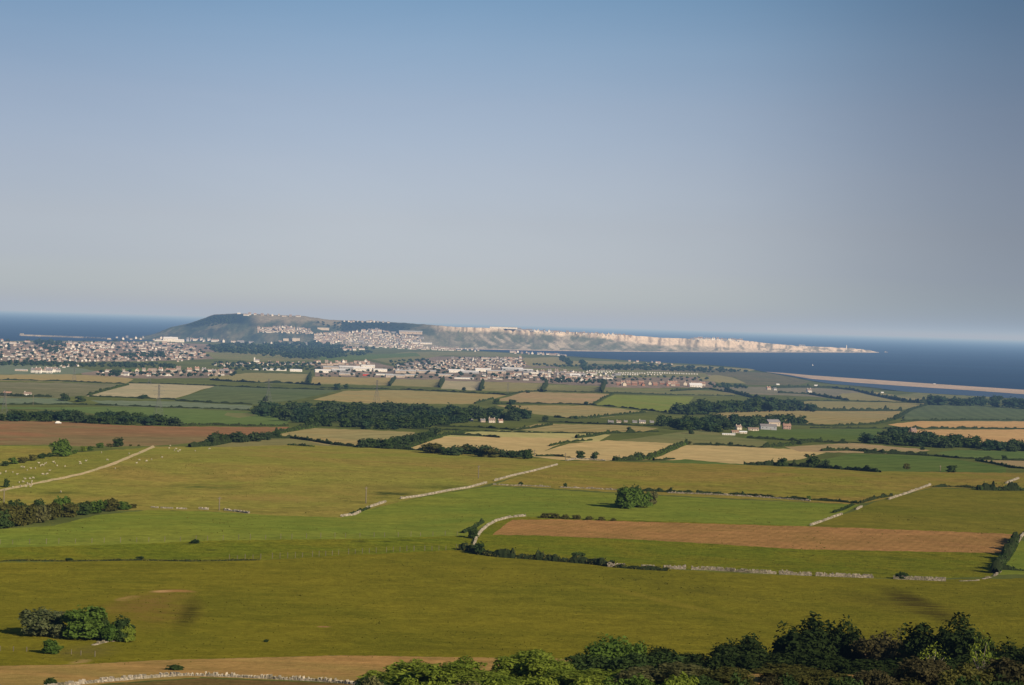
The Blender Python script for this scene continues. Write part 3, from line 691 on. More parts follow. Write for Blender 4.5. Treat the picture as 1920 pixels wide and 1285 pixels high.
SOLO = [  # hedgerow trees that stand apart
    (1088,860,17,'dark','round dark tree on the road beside a smaller one'), (1114,861,15,'mid','slim tree standing just along the road from the round dark tree'),
    (1196,862,16,'mid','bushy tree at the foot of the slanting hedge'), (1155,864,10,'dark','low dark tree by the telegraph pole on the lane'),
    (1524,874,24,'dark','large dark tree at the corner of the stubble and green fields'), (1465,874,17,'dark','round tree at the edge of the large stubble field'),
    (1545,876,15,'mid','smaller tree leaning against the large dark corner tree'),(1784,886,15,'dark','broad dark tree in the hedge below the dark green field'),
    (1700,880,13,'gorse','thin upright tree standing alone in the hedge line'),(1292,834,8,'brown','rusty bush at the top of the slanting hedge'),
    (1370,836,8,'mid','small bush on the stubble field hedge'),(1296,814,9,'mid','lone bush in the green paddock by the shelter belt'),
    (498,752,11,'dark','bush standing near the middle pylon'),(632,729,11,'blue','dark clump of trees at the road behind the tan fields'),(650,730,11,'dark','second dark clump along the road behind the tan fields'),
    (268,748,9,'blue','round bush at the corner of the beige field'),(122,752,15,'dark','dark trees between the two blue green fields'),(150,754,13,'dark','spreading tree beside the dark trees between blue green fields'),
    (218,704,13,'blue','tall round tree among the pale roadside houses'),(930,758,12,'dark','dark tree at the back corner of the broad wood'),(960,758,10,'blue','round bush on the hedge below the pinkish field'),
    (1098,760,8,'blue','dark bush on the hedge under the pinkish field'),(1080,786,7,'blue','dark bush on the lane near the manor houses'),(955,789,13,'blue','dark conifer beside the manor houses'),
    (1022,789,11,'mid','tree at the end of the manor garden'),(1345,836,7,'dark','small dark tree by the farm lane'),(1180,808,9,'mid','small tree on the hedge between paddock and tan strip'),
    (1450,838,8,'mid','bushy tree on the slanting hedge near the farm'),(1500,834,9,'mid','hedge tree where the farm lane bends'),(1730,844,7,'mid','small tree at the tip of the dark belt'),
    (1580,830,8,'dark','hedge tree under the dark green farm field'),(1884,862,9,'dark','small tree on the line between the two green fields'),
    (905,730,7,'blue','dark tree at the corner of the beige field row'),(870,733,8,'blue','dark bush at the lane by the beige field'),(990,737,6,'blue','small dark bush on the road by the pinkish field'),
]
for x, y, h, k, lab in SOLO:
    wood_tree(x, y, h, 'gorse' if k == 'brown' else k, lab, None, random.uniform(1.15, 1.6), name='hedgerow_tree')

def big_tree(name, p, s, seed, nleaf, leaf, lm, label, cat, nl=8, wide=.5, group=None, trunk_m=None, base=.05, sx=1.0, core=True):
    """A tree shown large: trunk with limbs and crown as parts."""
    V, Fc, tb = tree_parts(seed, nleaf, leaf, nl, wide, True, base, core)
    e = link(name, None, None, p - Vector((0, 0, .02 * s)), random.uniform(0, 6.28)); e.empty_display_size = 1
    setp(e, label, cat, group)
    e.scale = (s * sx, s * sx, s)
    me = bpy.data.meshes.new('crown'); me.from_pydata(V, [], Fc); me.materials.append(lm); me.update(); link('crown', me, e)
    link('trunk', tb.mesh('trunk', [trunk_m or BARK]), e)
    return e
def bt_px(px, py, hpx, seed, nleaf, leaf, lm, label, cat='tree', name='tree', **kw):
    p = place(px, py); return big_tree(name, p, hpx * mpp(p), seed, nleaf, leaf, LEAF[lm], label, cat, **kw)
# the pasture trees
bt_px(116, 856, 34, 101, 1500, .055, 'mid', 'big round green tree on the hedge above the sheep', sx=1.35)
bt_px(221, 838, 19, 102, 900, .06, 'dark', 'compact dark tree farther along the hedge, standing against the plough', sx=1.3)
bt_px(157, 847, 11, 103, 600, .08, 'bright', 'low yellow green bush between the two hedge trees', 'bush', 'bush', sx=1.5)
bt_px(12, 914, 17, 104, 700, .07, 'dark', 'small dark tree alone at the edge of the sheep pasture', sx=.8)
bt_px(1172, 953, 43, 111, 2400, .05, 'mid', 'large rounded tree, tallest of the clump in the green pasture', sx=1.25)
bt_px(1190, 950, 44, 112, 1800, .05, 'dark', 'dark tree at the back of the clump in the green pasture', sx=.95)
bt_px(1205, 952, 31, 113, 1400, .06, 'mid', 'shorter tree at the sunny side of the pasture clump', sx=1.3)
bt_px(1222, 946, 25, 114, 900, .07, 'pale', 'greyish half bare tree at the end of the pasture clump', sx=1.1)
bt_px(78, 1192, 54, 121, 3000, .045, 'fleck', 'pale blossom flecked tree in the grove on the slope', nl=13, sx=1.6)
bt_px(112, 1196, 30, 141, 1200, .07, 'fleck', 'low flecked shrub joining the pale tree to the lush one', 'bush', 'bush', sx=1.4)
bt_px(207, 1203, 36, 142, 1300, .065, 'mid', 'middling green bush between the two dark grove trees', 'bush', 'bush', sx=1.2)
bt_px(62, 1190, 30, 126, 900, .07, 'pale', 'small pale shrub at the foot of the pale grove tree', 'bush', 'bush', sx=.9)
bt_px(160, 1198, 62, 122, 3600, .045, 'mid', 'largest lush green tree in the grove on the slope', nl=13, sx=1.5)
bt_px(190, 1198, 46, 123, 1800, .055, 'dark', 'dark tree pressed against the lush grove tree', sx=1.2)
bt_px(228, 1202, 50, 124, 1800, .055, 'dark', 'dark tree at the grove end facing the scar', sx=1.1)
bt_px(240, 1204, 32, 125, 1500, .06, 'bright', 'yellow green bush at the sunny end of the grove', 'bush', 'bush', sx=1.0)
bt_px(95, 1226, 27, 127, 1500, .07, 'mid', 'single round bush below the grove', 'bush', 'bush', sx=1.4)
bt_px(95, 1288, 18, 128, 900, .09, 'dark', 'dark bush at the very bottom by the stone wall', 'bush', 'bush', sx=1.6)
bt_px(328, 1256, 9, 129, 600, .12, 'dark', 'flat dark gorse patch lying on the hay slope', 'bush', 'bush', sx=3.2, wide=.6)
bt_px(887, 1010, 22, 130, 900, .07, 'dark', 'ragged dark thorn beside the curved wall', 'bush', 'thorn_bush', sx=1.1)
bt_px(1690, 1086, 14, 131, 900, .1, 'dark', 'round dark bush growing over the long stone wall', 'bush', 'bush', sx=2.0)
bt_px(1084, 1054, 20, 132, 900, .08, 'dark', 'dark bush standing out of the hedge on the long wall', 'bush', 'bush', sx=1.3)
bt_px(900, 1040, 24, 133, 1100, .07, 'dark', 'tall dark bush where the hedge meets the curved wall', 'bush', 'bush', sx=1.0)
bt_px(263, 1050, 7, 134, 400, .14, 'dark', 'dark low bush on the fence line below the green field', 'bush', 'bush', sx=2.4)
bt_px(366, 1019, 8, 135, 400, .14, 'dark', 'dark gorse patch with a trailing shadow in the green field', 'bush', 'bush', sx=2.2)
bt_px(130, 1052, 6, 136, 400, .14, 'dark', 'low dark scrub at the end of the fence line', 'bush', 'bush', sx=2.6)
bt_px(1516, 938, 9, 137, 400, .12, 'mid', 'small round bush on the pasture wall', 'bush', 'bush', sx=1.0)
bt_px(1060, 914, 9, 138, 400, .12, 'dark', 'little dark thorn on the wall behind the pasture clump', 'bush', 'thorn_bush', sx=.9)
bt_px(976, 911, 8, 139, 400, .12, 'dark', 'little bush near the wall junction', 'bush', 'bush', sx=1.3)
bt_px(499, 1204, 5, 140, 250, .2, 'dark', 'tiny dark tussock alone in the near field', 'bush', 'bush', sx=2.0)

# scrub thicket (a run of separate bushes) at the pasture edge
for i, (x, y, h, k, w) in enumerate([(5,990,34,'dark',1.0),(25,987,40,'gorse',.9),(50,984,38,'gorse',.9),(75,980,36,'pale',.85),(98,975,34,'gorse',.9),(112,968,36,'mid',.8),(130,970,28,'gorse',1.0),(152,966,26,'dark',1.1),(175,963,26,'mid',1.2),(205,959,24,'gorse',1.2),(230,956,18,'mid',1.3),(35,962,24,'dark',1.2),(72,955,20,'dark',1.2),(0,965,28,'gorse',1.0),(248,953,9,'gorse',1.6),(-20,990,40,'gorse',1.0)]):
    p = place(x, y); big_tree('scrub_bush', p, h * mpp(p), 300 + i, 750, .085, LEAF[k], 'olive scrub bush crowded in the thicket at the edge of the rough pasture', 'bush', 5, .55, 'bushes of the pasture thicket', base=.0, sx=w * 1.25)
for i, (x, y, h) in enumerate([(10,874,10),(25,870,12),(42,868,11),(60,864,12),(78,860,11),(92,857,9),(170,845,9),(188,840,11),(205,839,8),(140,851,8),(245,837,4),(260,837,4)]):
    p = place(x, y); big_tree('hedge_bush', p, h * mpp(p), 330 + i, 450, .1, LEAF[random.choice(['dark', 'gorse', 'mid'])], 'low scrubby bush in the broken hedge above the sheep', 'bush', 5, .55, 'bushes of the broken hedge', base=.0, sx=1.4)
for i, (x, y, h) in enumerate([(1022,971,10),(1040,972,10),(1060,973,9),(1082,974,9),(1105,975,8),(1128,976,7),(1150,977,6)]):
    p = place(x, y); big_tree('gorse_bush', p, h * mpp(p), 350 + i, 500, .1, LEAF['gorse'], 'tawny gorse bush in the short row above the bare brown strip', 'bush', 5, .6, 'gorse row above the brown strip', base=.0, sx=1.9)

# ------------------------------------------------------------------ bushes and trees at the bottom of the slope
def near_bush(px, topy, r, seed, lm, wpx, label, nleaf=6000, leaf=.036, name='bush', nl=7, trunk_m=None, cat='bush', base=.02, core=True):
    p = by_range(px, r, 1250); th, s = az_slope(px, topy); top = H - r * s
    h = max(top - p.z, 1.5); sx = wpx * r / F0 / h
    return big_tree(name, p, h / .93, seed, nleaf, leaf, LEAF[lm], label, cat, nl, .5, None, trunk_m, base, sx, core)
NB = [
    (770,1246,205,'bright',120,'rounded leafy bush nearest the end of the stone wall'),
    (850,1243,200,'bright',100,'sunlit bush with upright shoots just past the wall end'),
    (905,1258,198,'bright',90,'light green bush with loose sprays against the hay slope'),
    (1000,1226,205,'bright',95,'bushy green sapling rising against the tan hay slope'),
    (1060,1256,195,'bright',90,'low yellow green bush under the dark round tree'),
    (700,1272,190,'dark',80,'low dark shrub leaning on the stone wall'),
    (950,1268,185,'bright',90,'low sunlit shrub between two taller bushes'),
    (1120,1262,190,'bright',100,'bright shrub below the forked pale branches'),
    (1200,1256,188,'pale',110,'straw coloured shrub with many thin stems'),
    (1290,1246,186,'pale',110,'pale feathery shrub in front of the black thicket'),
    (1370,1252,182,'gorse',100,'olive feathery shrub beside the pale feathery one'),
    (1478,1250,186,'gorse',120,'olive bush closing the gap below the flat topped tree'),
    (1560,1262,178,'gorse',110,'olive shrub in front of the tall dark trees'),
    (1640,1258,176,'brown',110,'brown twiggy shrub under the dark canopy'),
    (1720,1236,180,'brown',110,'brown leafed bush in front of the big dark tree'),
    (1810,1250,172,'gorse',120,'mixed olive bush near the corner'),
    (1900,1240,174,'brown',120,'dull brown bush filling the corner'),
]
for i, (x, ty, r, lm, w, lab) in enumerate(NB):
    near_bush(x, ty, r, 400 + i, lm, w * (1.45 if x < 1130 else 1.2), lab, 6500, .034)
for i in range(23):
    x = 705 + i * 56 + random.uniform(-14, 14)
    near_bush(x, 1272 + random.uniform(-5, 6), random.uniform(158, 172), 500 + i, random.choice(['bright', 'bright', 'mid', 'pale']) if x < 1300 else random.choice(['gorse', 'brown', 'pale', 'dark']), random.uniform(70, 105), 'low leafy bush crowding the bottom of the slope below the taller shrubs', 3000, .045).__setitem__('group', 'bushes along the bottom of the slope')
NTREE = [
    (1150,1193,235,'mid',120,'round topped green tree with pale forked branches',PALEBARK),
    (1235,1212,238,'black',100,'dark bushy tree beside the round topped tree',None),
    (1290,1226,236,'black',70,'low dark tree at the gap before the tall thicket',None),
    (1395,1200,240,'black',130,'flat topped black green tree in the tall thicket',None),
    (1510,1168,246,'black',170,'tall wide dark tree, broadest of the thicket',None),
    (1580,1165,248,'black',110,'tall dark tree joined to the broadest one',None),
    (1660,1184,244,'brown',110,'brownish dark tree with a low dome',None),
    (1790,1168,232,'black',150,'big dark domed tree with hanging yellow leaves',None),
    (1885,1205,236,'black',110,'dark tree behind the domed tree near the corner',None),
    (1470,1225,226,'black',120,'lower dark tree in front of the broadest one',None),
    (1990,1215,236,'black',120,'dark tree beyond the corner of the thicket',None),
]
for i, (x, ty, r, lm, w, lab, tm) in enumerate(NTREE):
    near_bush(x, ty, r, 440 + i, lm, w * 1.25, lab, 9000, .027, 'tree', 11, tm, 'tree', .06)
for i in range(13):
    x = 1120 + i * 70 + random.uniform(-15, 15)
    near_bush(x, random.uniform(1222, 1242), random.uniform(216, 228), 540 + i, 'black' if x > 1310 else 'dark', random.uniform(110, 150), 'black green undergrowth bush filling the gaps under the tall thicket', 3500, .04, 'bush').__setitem__('group', 'undergrowth of the tall thicket')
# yellow leafed climber boughs in front of the big dark tree
for i, (x, ty, w, h_, lab) in enumerate([(1748,1206,40,34,'yellow leafed sapling in front of the big dark tree'),(1838,1178,40,50,'taller yellow leafed sapling against the big dark tree'),(1862,1222,50,40,'yellow leafed sapling lower down near the corner')]):
    near_bush(x, ty, 200, 470 + i, 'bright', w * 1.5, lab, 330, .026, 'sapling', 9, PALEBARK, 'sapling', .1, False)

# ------------------------------------------------------------------ hedges
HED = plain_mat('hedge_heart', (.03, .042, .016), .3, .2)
def polyworld(pts, step):
    w = [place(x, y) for x, y in dens(pts, 4, False)]
    out = [w[0]]
    for q in w[1:]:
        d = (q.xy - out[-1].xy).length
        if d < step: continue
        k = int(d // step)
        a = out[-1].copy()
        for i in range(1, k + 1): out.append(a.lerp(q, i * step / d))
    for q in out: q.z = zat(q.x, q.y)
    return out
def hedge(pts, hpx, lm, label, wpx=None, group=None, ragged=.62, name='hedge'):
    m0 = mpp(place(*pts[len(pts) // 2])); h = hpx * m0; w = (wpx or hpx * 1.1) * m0
    st = max(.6, m0 * 3.0); P = polyworld(pts, st); V, Fc, Mi = [], [], []
    if len(P) < 2: return
    sd = random.uniform(0, 99); prev = None
    for i, p in enumerate(P):
        a, b = P[max(i - 1, 0)], P[min(i + 1, len(P) - 1)]; t = (b - a); t.z = 0; t.normalize(); n = Vector((t.y, -t.x, 0))
        q = .82 + ragged * 1.5 * noise.noise(Vector((i * .11 + sd, 0, 0))) + ragged * 1.0 * noise.noise(Vector((i * .29 + sd, 8, 0))) + ragged * .5 * noise.noise(Vector((i * .9 + sd, 4, 0)))
        if random.random() < .03: q += random.uniform(.3, .9)
        q = max(q, .12)
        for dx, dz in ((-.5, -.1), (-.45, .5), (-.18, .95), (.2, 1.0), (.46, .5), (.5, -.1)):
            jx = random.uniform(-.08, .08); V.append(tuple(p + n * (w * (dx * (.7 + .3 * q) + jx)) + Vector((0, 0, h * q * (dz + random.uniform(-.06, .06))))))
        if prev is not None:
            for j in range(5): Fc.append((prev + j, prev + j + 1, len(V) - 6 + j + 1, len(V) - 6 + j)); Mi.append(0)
        prev = len(V) - 6
        for _ in range(6):
            u = random.uniform(-.4, 1.4); ang = random.uniform(.05, PI - .05)
            c = p + t * (u * st) + n * (math.cos(ang) * w * .52) + Vector((0, 0, h * q * (.12 + .95 * math.sin(ang) * random.uniform(.6, 1.12))))
            s = max(h * .16, .25) * random.uniform(.7, 1.5); k = len(V)
            nn = Vector((random.gauss(0, 1), random.gauss(0, 1), random.gauss(0, 1) + .5)).normalized(); uu = nn.orthogonal().normalized(); ww = nn.cross(uu)
            V += [tuple(c - uu * s), tuple(c - ww * s * .7), tuple(c + uu * s), tuple(c + ww * s * .7)]; Fc.append((k, k + 1, k + 2, k + 3)); Mi.append(1)
            prev_keep = prev
        # keep ring indices valid although clumps were appended after the ring
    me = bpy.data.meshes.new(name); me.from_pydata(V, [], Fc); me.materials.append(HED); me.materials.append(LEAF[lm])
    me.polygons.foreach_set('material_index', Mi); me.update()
    return setp(link(name, me), label, 'hedge', group)
HEDGES = [
    # near and middle distance
    ([(862,1031),(885,1034),(900,1040),(940,1045),(1000,1049),(1060,1054),(1110,1058),(1150,1063)], 13, 'gorse', 'thick ragged hedge grown over the near end of the long stone wall', 16),
    ([(1150,1064),(1200,1068),(1255,1071)], 7, 'gorse', 'thinning scrub hedge among the first stones of the long wall', 9),
    ([(0,1053),(60,1052),(130,1053),(262,1051),(350,1053),(480,1051)], 2.4, 'gorse', 'low dark scrub line under the fence of the bright green field', 4),
    ([(1175,920),(1225,922),(1262,924),(1300,925)], 6, 'dark', 'dark scrub hedge on the pasture wall just past the tree clump', 7),
    ([(1305,925),(1340,926),(1400,929),(1450,934),(1520,938),(1570,941),(1612,945)], 4.5, 'dark', 'low overgrown hedge along the far half of the pasture wall', 5),
    ([(1612,944),(1640,936),(1672,930)], 5, 'gorse', 'short hedge linking the two pale walls up the slope', 5),
    ([(1562,962),(1580,957),(1600,947)], 4, 'dark', 'small dark hedge between the two parts of the sloping wall', 4),
    ([(1746,914),(1790,913),(1832,916)], 4, 'gorse', 'tawny scrub line at the top of the sloping wall', 5),
    ([(1832,919),(1870,920),(1920,920),(1990,921)], 11, 'dark', 'black gorse bank under the short pale wall', 12),
    ([(1865,1076),(1885,1050),(1898,1030),(1905,1012)], 14, 'dark', 'tall dark hedge climbing beside the corner stone wall', 13),
    ([(1870,1068),(1910,1070),(1990,1071)], 8, 'dark', 'dark hedge running out of the corner below the green paddock', 8),
    ([(868,1000),(890,990),(905,980)], 5, 'dark', 'dark scrub against the outside of the curved wall', 6),
    ([(655,966),(680,958),(692,953)], 4, 'dark', 'dark scrub beside the lower end of the pale pasture wall', 5),
    ([(355,839),(400,836),(440,828),(500,822)], 8, 'dark', 'leafy hedge at the foot of the ploughed field', 8),
    ([(505,822),(545,822),(590,828),(630,835),(670,838),(760,843),(800,846)], 5.5, 'dark', 'long curving dark hedge below the tan field', 6),
    ([(540,835),(560,836),(590,838)], 3.5, 'mid', 'short green hedge alone above the rough pasture', 5),
    ([(505,818),(530,812),(560,806),(600,800)], 6, 'mid', 'hedge rising from the clump to the corner of the broad wood', 6),
    ([(840,816),(900,818),(935,821)], 4.5, 'dark', 'black hedge fragment at the top of the pale stubble', 5),
    ([(760,842),(830,818),(870,812)], 5, 'mid', 'hedge along the near edge of the slanting tree strip', 6),
    ([(780,805),(850,807),(930,810),(1000,812),(1100,813),(1180,812),(1235,810)], 2.6, 'dark', 'long thin hedge above the pale stubble fields', 3),
    ([(820,800),(900,802),(960,806)], 3, 'dark', 'thin dark hedge below the manor garden', 3),
    ([(960,808),(1000,803),(1035,797)], 4, 'dark', 'hedge climbing from the lane toward the manor', 4),
    ([(1080,822),(1110,819),(1140,813),(1190,812)], 5, 'mid', 'hedge with small trees at the corner of the green paddock', 5),
    ([(1215,862),(1240,852),(1265,841),(1290,833)], 7, 'mid', 'thick slanting hedge between the two stubble fields', 7),
    ([(1300,834),(1330,835),(1370,836),(1430,840)], 3.5, 'dark', 'dark hedge along the top of the large stubble field', 4),
    ([(1430,840),(1470,837),(1500,832),(1540,827)], 6, 'mid', 'bushy hedge leaving the large stubble field toward the farm', 6),
    ([(1400,822),(1460,825),(1520,829),(1590,832)], 5, 'dark', 'dark hedge under the farm yard field', 5),
    ([(1540,846),(1590,845),(1660,850),(1740,853)], 6, 'mid', 'broad hedge above the dark green field', 7),
    ([(1620,850),(1700,853),(1755,856),(1800,860),(1900,864),(1990,866)], 4, 'dark', 'dark hedge between the bright green and dark green fields', 4),
    ([(1830,864),(1870,871),(1900,878),(1990,884)], 4, 'dark', 'dark hedge curving round the small pink field', 4),
    ([(1395,871),(1440,873),(1480,874),(1545,878),(1600,882),(1650,886)], 7, 'dark', 'scrubby hedge between the large stubble field and the dry pasture', 8),
    ([(1225,864),(1265,861)], 3, 'dark', 'dark hedge fragment under the slanting hedge', 4),
    ([(1150,864),(1190,864),(1222,860)], 8, 'mid', 'leafy hedge beside the lane at the slanting hedge foot', 8),
    ([(1005,856),(1040,856),(1070,858)], 4, 'dark', 'low hedge on the lane by the round dark tree', 4),
    ([(1030,837),(1060,830),(1110,826)], 3.5, 'mid', 'grassy hedge strip between the two stubble fields', 4),
    # the plain
    ([(0,713),(60,714),(140,716),(200,719),(236,720)], 2.6, 'dark', 'long dark hedge under the olive field below the roadside houses', 3),
    ([(243,719),(300,720),(402,724),(500,728),(640,732)], 2.4, 'dark', 'long hedge running above the beige field toward the road', 3),
    ([(168,744),(230,746),(290,748),(330,750)], 3.2, 'dark', 'hedge under the beige field', 3),
    ([(330,752),(400,756),(475,759)], 4, 'dark', 'scrubby hedge under the dull green crop', 5),
    ([(0,759),(60,759),(140,759),(215,761)], 3, 'dark', 'dark hedge below the blue green crop', 3),
    ([(215,761),(300,764),(400,767),(470,770)], 2.6, 'dark', 'straight dark hedge along the top of the bright green field', 3),
    ([(0,742),(40,744),(100,745)], 5, 'dark', 'bushy hedge by the white farm roofs', 6),
    ([(240,722),(200,732),(165,742)], 3.5, 'mid', 'overgrown hedge along the sloping side of the beige field', 6),
    ([(280,797),(340,799),(400,798),(430,799)], 5, 'mid', 'hedge of small trees under the bright green field', 6),
    ([(430,799),(480,800),(540,799)], 4, 'mid', 'thin end of the hedge under the bright green field', 4),
    ([(578,721),(582,704)], 6, 'dark', 'dark hedge running up between two tan fields to the sheds', 5),
    ([(730,724),(741,710)], 5, 'dark', 'short dark hedge up to the pale sheds', 5),
    ([(823,727),(832,714)], 6, 'dark', 'tree filled hedge between the tan green and beige fields', 5),
    ([(900,733),(906,717)], 6, 'dark', 'tree filled hedge on the far side of the beige field', 6),
    ([(1016,735),(1026,720)], 6, 'dark', 'tree filled hedge before the housing estate', 6),
    ([(1127,737),(1134,721)], 7, 'dark', 'large dark hedge near the caravans', 6),
    ([(395,713),(420,715),(480,718),(540,719),(600,723)], 3.6, 'dark', 'scrubby hedge under the tan green field', 4),
    ([(600,728),(650,729),(700,730),(760,731),(850,735),(925,739)], 2.4, 'dark', 'thin dark hedge above the long tan field', 3),
    ([(925,739),(950,741),(985,735),(1030,734),(1130,737),(1260,741)], 2.4, 'dark', 'dark hedge under the row of small far fields', 3),
    ([(1130,737),(1260,741),(1378,743)], 2.0, 'dark', 'thin hedge above the lime green field', 2.5),
    ([(925,748),(890,757)], 3, 'mid', 'hedge closing the end of the long tan field', 4),
    ([(930,758),(970,757),(1060,758),(1110,760),(1160,764),(1215,770),(1250,774)], 2.8, 'dark', 'long dark hedge below the pinkish field', 3),
    ([(1150,739),(1130,748),(1112,758)], 2.6, 'mid', 'hedge between the pinkish and lime green fields', 3),
    ([(1040,783),(1070,785),(1110,784),(1150,780),(1210,774)], 4, 'mid', 'hedge curving under the tan field to the wood', 5),
    ([(1010,792),(1060,793),(1130,796),(1235,800)], 3.2, 'dark', 'dark lane hedge by the small cottages', 3),
    ([(1258,734),(1330,730),(1378,738)], 2.8, 'dark', 'hedge above the small green field behind the lime one', 3),
    ([(1360,731),(1380,738),(1410,746),(1440,750)], 5, 'dark', 'dark tree lined lane winding up behind the humped wood', 6),
    ([(1440,728),(1500,727),(1560,728),(1600,732),(1640,742),(1690,752),(1720,755)], 4, 'dark', 'long black hedge curving down the slope toward the coastal copse', 4),
    ([(1460,737),(1520,740),(1560,747),(1590,751)], 4, 'dark', 'dark hedge by the pale coastal cottages', 5),
    ([(1440,752),(1520,752),(1600,753),(1700,755),(1745,757)], 2.2, 'dark', 'thin hedge along the top of the tan green field', 3),
    ([(1500,770),(1560,771),(1640,771),(1690,771)], 5, 'dark', 'hedge dotted with small trees between two tan fields', 5),
    ([(1748,757),(1710,768),(1690,780),(1675,788)], 4, 'dark', 'hedge bending down beside the teal field', 5),
    ([(1675,788),(1640,796),(1560,800),(1480,797)], 4, 'mid', 'leafy hedge curving back to the shelter belt', 5),
    ([(1690,790),(1760,789),(1840,788),(1920,789),(1990,790)], 2.4, 'dark', 'dark straight hedge above the first golden stubble', 3),
    ([(1660,804),(1730,804),(1800,804),(1920,805),(1990,805)], 3.6, 'dark', 'dark hedge between the two golden stubble fields', 4),
    ([(1520,803),(1600,804),(1660,804)], 2.6, 'dark', 'thin dark hedge beyond the farm house', 3),
    ([(1720,756),(1790,754),(1860,756)], 7, 'dark', 'line of dark bushes running to the coastal copse', 7),
]
for pts, hp, lm, lab, wp in HEDGES:
    if 'tree filled' in lab or 'up to the' in lab or 'running up' in lab or 'large dark hedge' in lab: hedge(pts, hp * .8, lm, lab, wp * .7, None, 1.1)
    else: hedge(pts, hp, lm, lab, wp)

# ------------------------------------------------------------------ stone walls
def wall(pts, hm, label, gaps=(), mt=STONE, course=.36, name='stone_wall', tumble=.15, vert=False):
    hm *= .56; course *= .7
    P = polyworld(pts, course * 1.25); mb = MB(); n = len(P); sd = random.uniform(0, 50)
    for i, p in enumerate(P):
        u = i / max(n - 1, 1)
        if any(a <= u <= b for a, b in gaps): continue
        a, b = P[max(i - 1, 0)], P[min(i + 1, n - 1)]; t = b - a; rz = math.atan2(t.y, t.x)
        q = 1 + tumble * 2 * noise.noise(Vector((i * .12 + sd, 0, 0)))
        hh = hm * q; c = max(1, int(hh / course + random.random() * .7))
        if random.random() < tumble * .35: c = max(1, c - 1)
        for k in range(c):
            e = (course * random.uniform(1.0, 1.5), random.uniform(.5, .62) * (1 - .07 * k), course * random.uniform(.85, 1.1))
            off = (random.uniform(-.08, .08), random.uniform(-.06, .06))
            if vert and k == c - 1: e = (course * .5, .5, course * random.uniform(1.1, 1.7))
            mb.box((p.x + off[0], p.y + off[1], p.z - .12 + course * (k + .5)), e, 0, rz + random.uniform(-.15, .15), random.uniform(.8, 1), .05)
    me = mb.mesh(name, [mt]); return setp(link(name, me), label, 'stone wall')
wall([(1140,1063),(1165,1064),(1200,1066),(1255,1067),(1290,1068),(1340,1070),(1400,1074),(1500,1079),(1600,1083),(1660,1085),(1700,1087),(1772,1090)], 1.75, 'long weathered stone wall, partly tumbled, between lush strip and near field', ((.05,.1),(.145,.17),(.235,.25),(.505,.515),(.61,.62),(.79,.85)))
wall([(1800,1090),(1830,1089),(1862,1082),(1876,1072)], .6, 'tumbled heap of stones at the end of the long wall', ((.2,.3),(.5,.6)), tumble=.9)
wall([(1880,1049),(1890,1040),(1900,1030),(1908,1018),(1916,1006),(1930,996),(1990,980)], 1.4, 'stone wall climbing beside the tall dark corner hedge', mt=STONE2)
wall([(889,1022),(894,1008),(903,996),(915,986),(932,977),(955,971),(985,968)], 1.2, 'curved pale stone wall round the end of the brown strip', ((.33,.36),), mt=STONE2)
wall([(640,969),(665,966),(690,953),(705,948),(735,938),(790,931),(840,921),(880,915),(920,904),(960,893),(1000,884),(1045,872)], 1.35, 'long pale stone wall climbing between rough pasture and green field', ((.06,.1),(.19,.24),(.53,.57)), mt=STONE2)
wall([(925,909),(960,911),(1000,912),(1060,915),(1120,917),(1180,921),(1240,924),(1320,927),(1400,931),(1470,936),(1520,940)], 1.0, 'grey dry stone wall along the back of the green pasture', ((.18,.21),(.45,.55)), tumble=.3)
wall([(1520,986),(1545,977),(1578,965)], 1.2, 'lower short pale wall on the boundary beside the brown strip', mt=STONE2)
wall([(1606,956),(1616,951)], 1.2, 'tiny wall stub between the two sloping pale walls', mt=STONE2)
wall([(1666,937),(1700,926),(1725,917),(1745,910)], 1.4, 'upper straight pale wall rising across the dry pasture', mt=STONE2)
wall([(1886,907),(1900,902),(1910,898)], 1.5, 'short pale wall above the black gorse bank', mt=STONE2)
wall([(284,952),(300,953),(352,955)], 1.0, 'pale wall fragment nearest the bush thicket on the crest', ((.2,.3),(.62,.7)), mt=STONE2)
wall([(374,955),(391,956)], 1.2, 'very short white wall beside the crest telegraph pole', mt=STONE2)
wall([(420,957),(445,960),(467,963)], 1.2, 'white wall fragment sloping down past the crest telegraph pole', mt=STONE2)
wall([(60,1296),(120,1288),(160,1282),(240,1275),(300,1270),(350,1267),(420,1269),(500,1273),(580,1277),(640,1281),(690,1286)], .95, 'rough pale stone wall with upright cope stones along the bottom', mt=STONE2, course=.3, vert=True)
wall([(1062,864),(1080,861),(1105,862),(1135,864)], 1.1, 'pale roadside wall by the round dark tree', ((.5,.58),), mt=STONE2)
wall([(176,1210),(200,1204),(222,1202)], .5, 'line of half buried stones below the grove', ((.3,.4),(.7,.8)), tumble=.9)

# ------------------------------------------------------------------ fences, poles and pylons
def fence(pts, n, label, hgt=1.2):
    P = polyworld(pts, 1.0); mb = MB()
    for a, b in zip(P[::6], P[6::6]):
        for z in (.45 * hgt / 1.2, .8 * hgt / 1.2, 1.1 * hgt / 1.2): mb.bar(a + Vector((0, 0, z)), b + Vector((0, 0, z)), .007, k=3)
    e = setp(link('wire_fence', mb.mesh('wire_fence', [BARK])), label, 'fence')
    pm = MB(); pm.box((0, 0, hgt / 2 - .1), (.1, .1, hgt + .2), jit=.012); pm.box((0, 0, hgt + .03), (.075, .075, .08)); pme = pm.mesh('fence_post', [WOODPOST])
    for k in range(n):
        p = P[int(k * (len(P) - 1) / (n - 1))]; o = link('fence_post', pme, e, p, random.uniform(0, 3)); o.scale = (1, 1, random.uniform(.85, 1.15))
fence([(0,1021),(100,1020),(200,1018),(300,1016),(400,1013),(520,1011),(640,1008),(740,1007),(860,1004)], 34, 'faint post and wire fence across the middle of the green field')
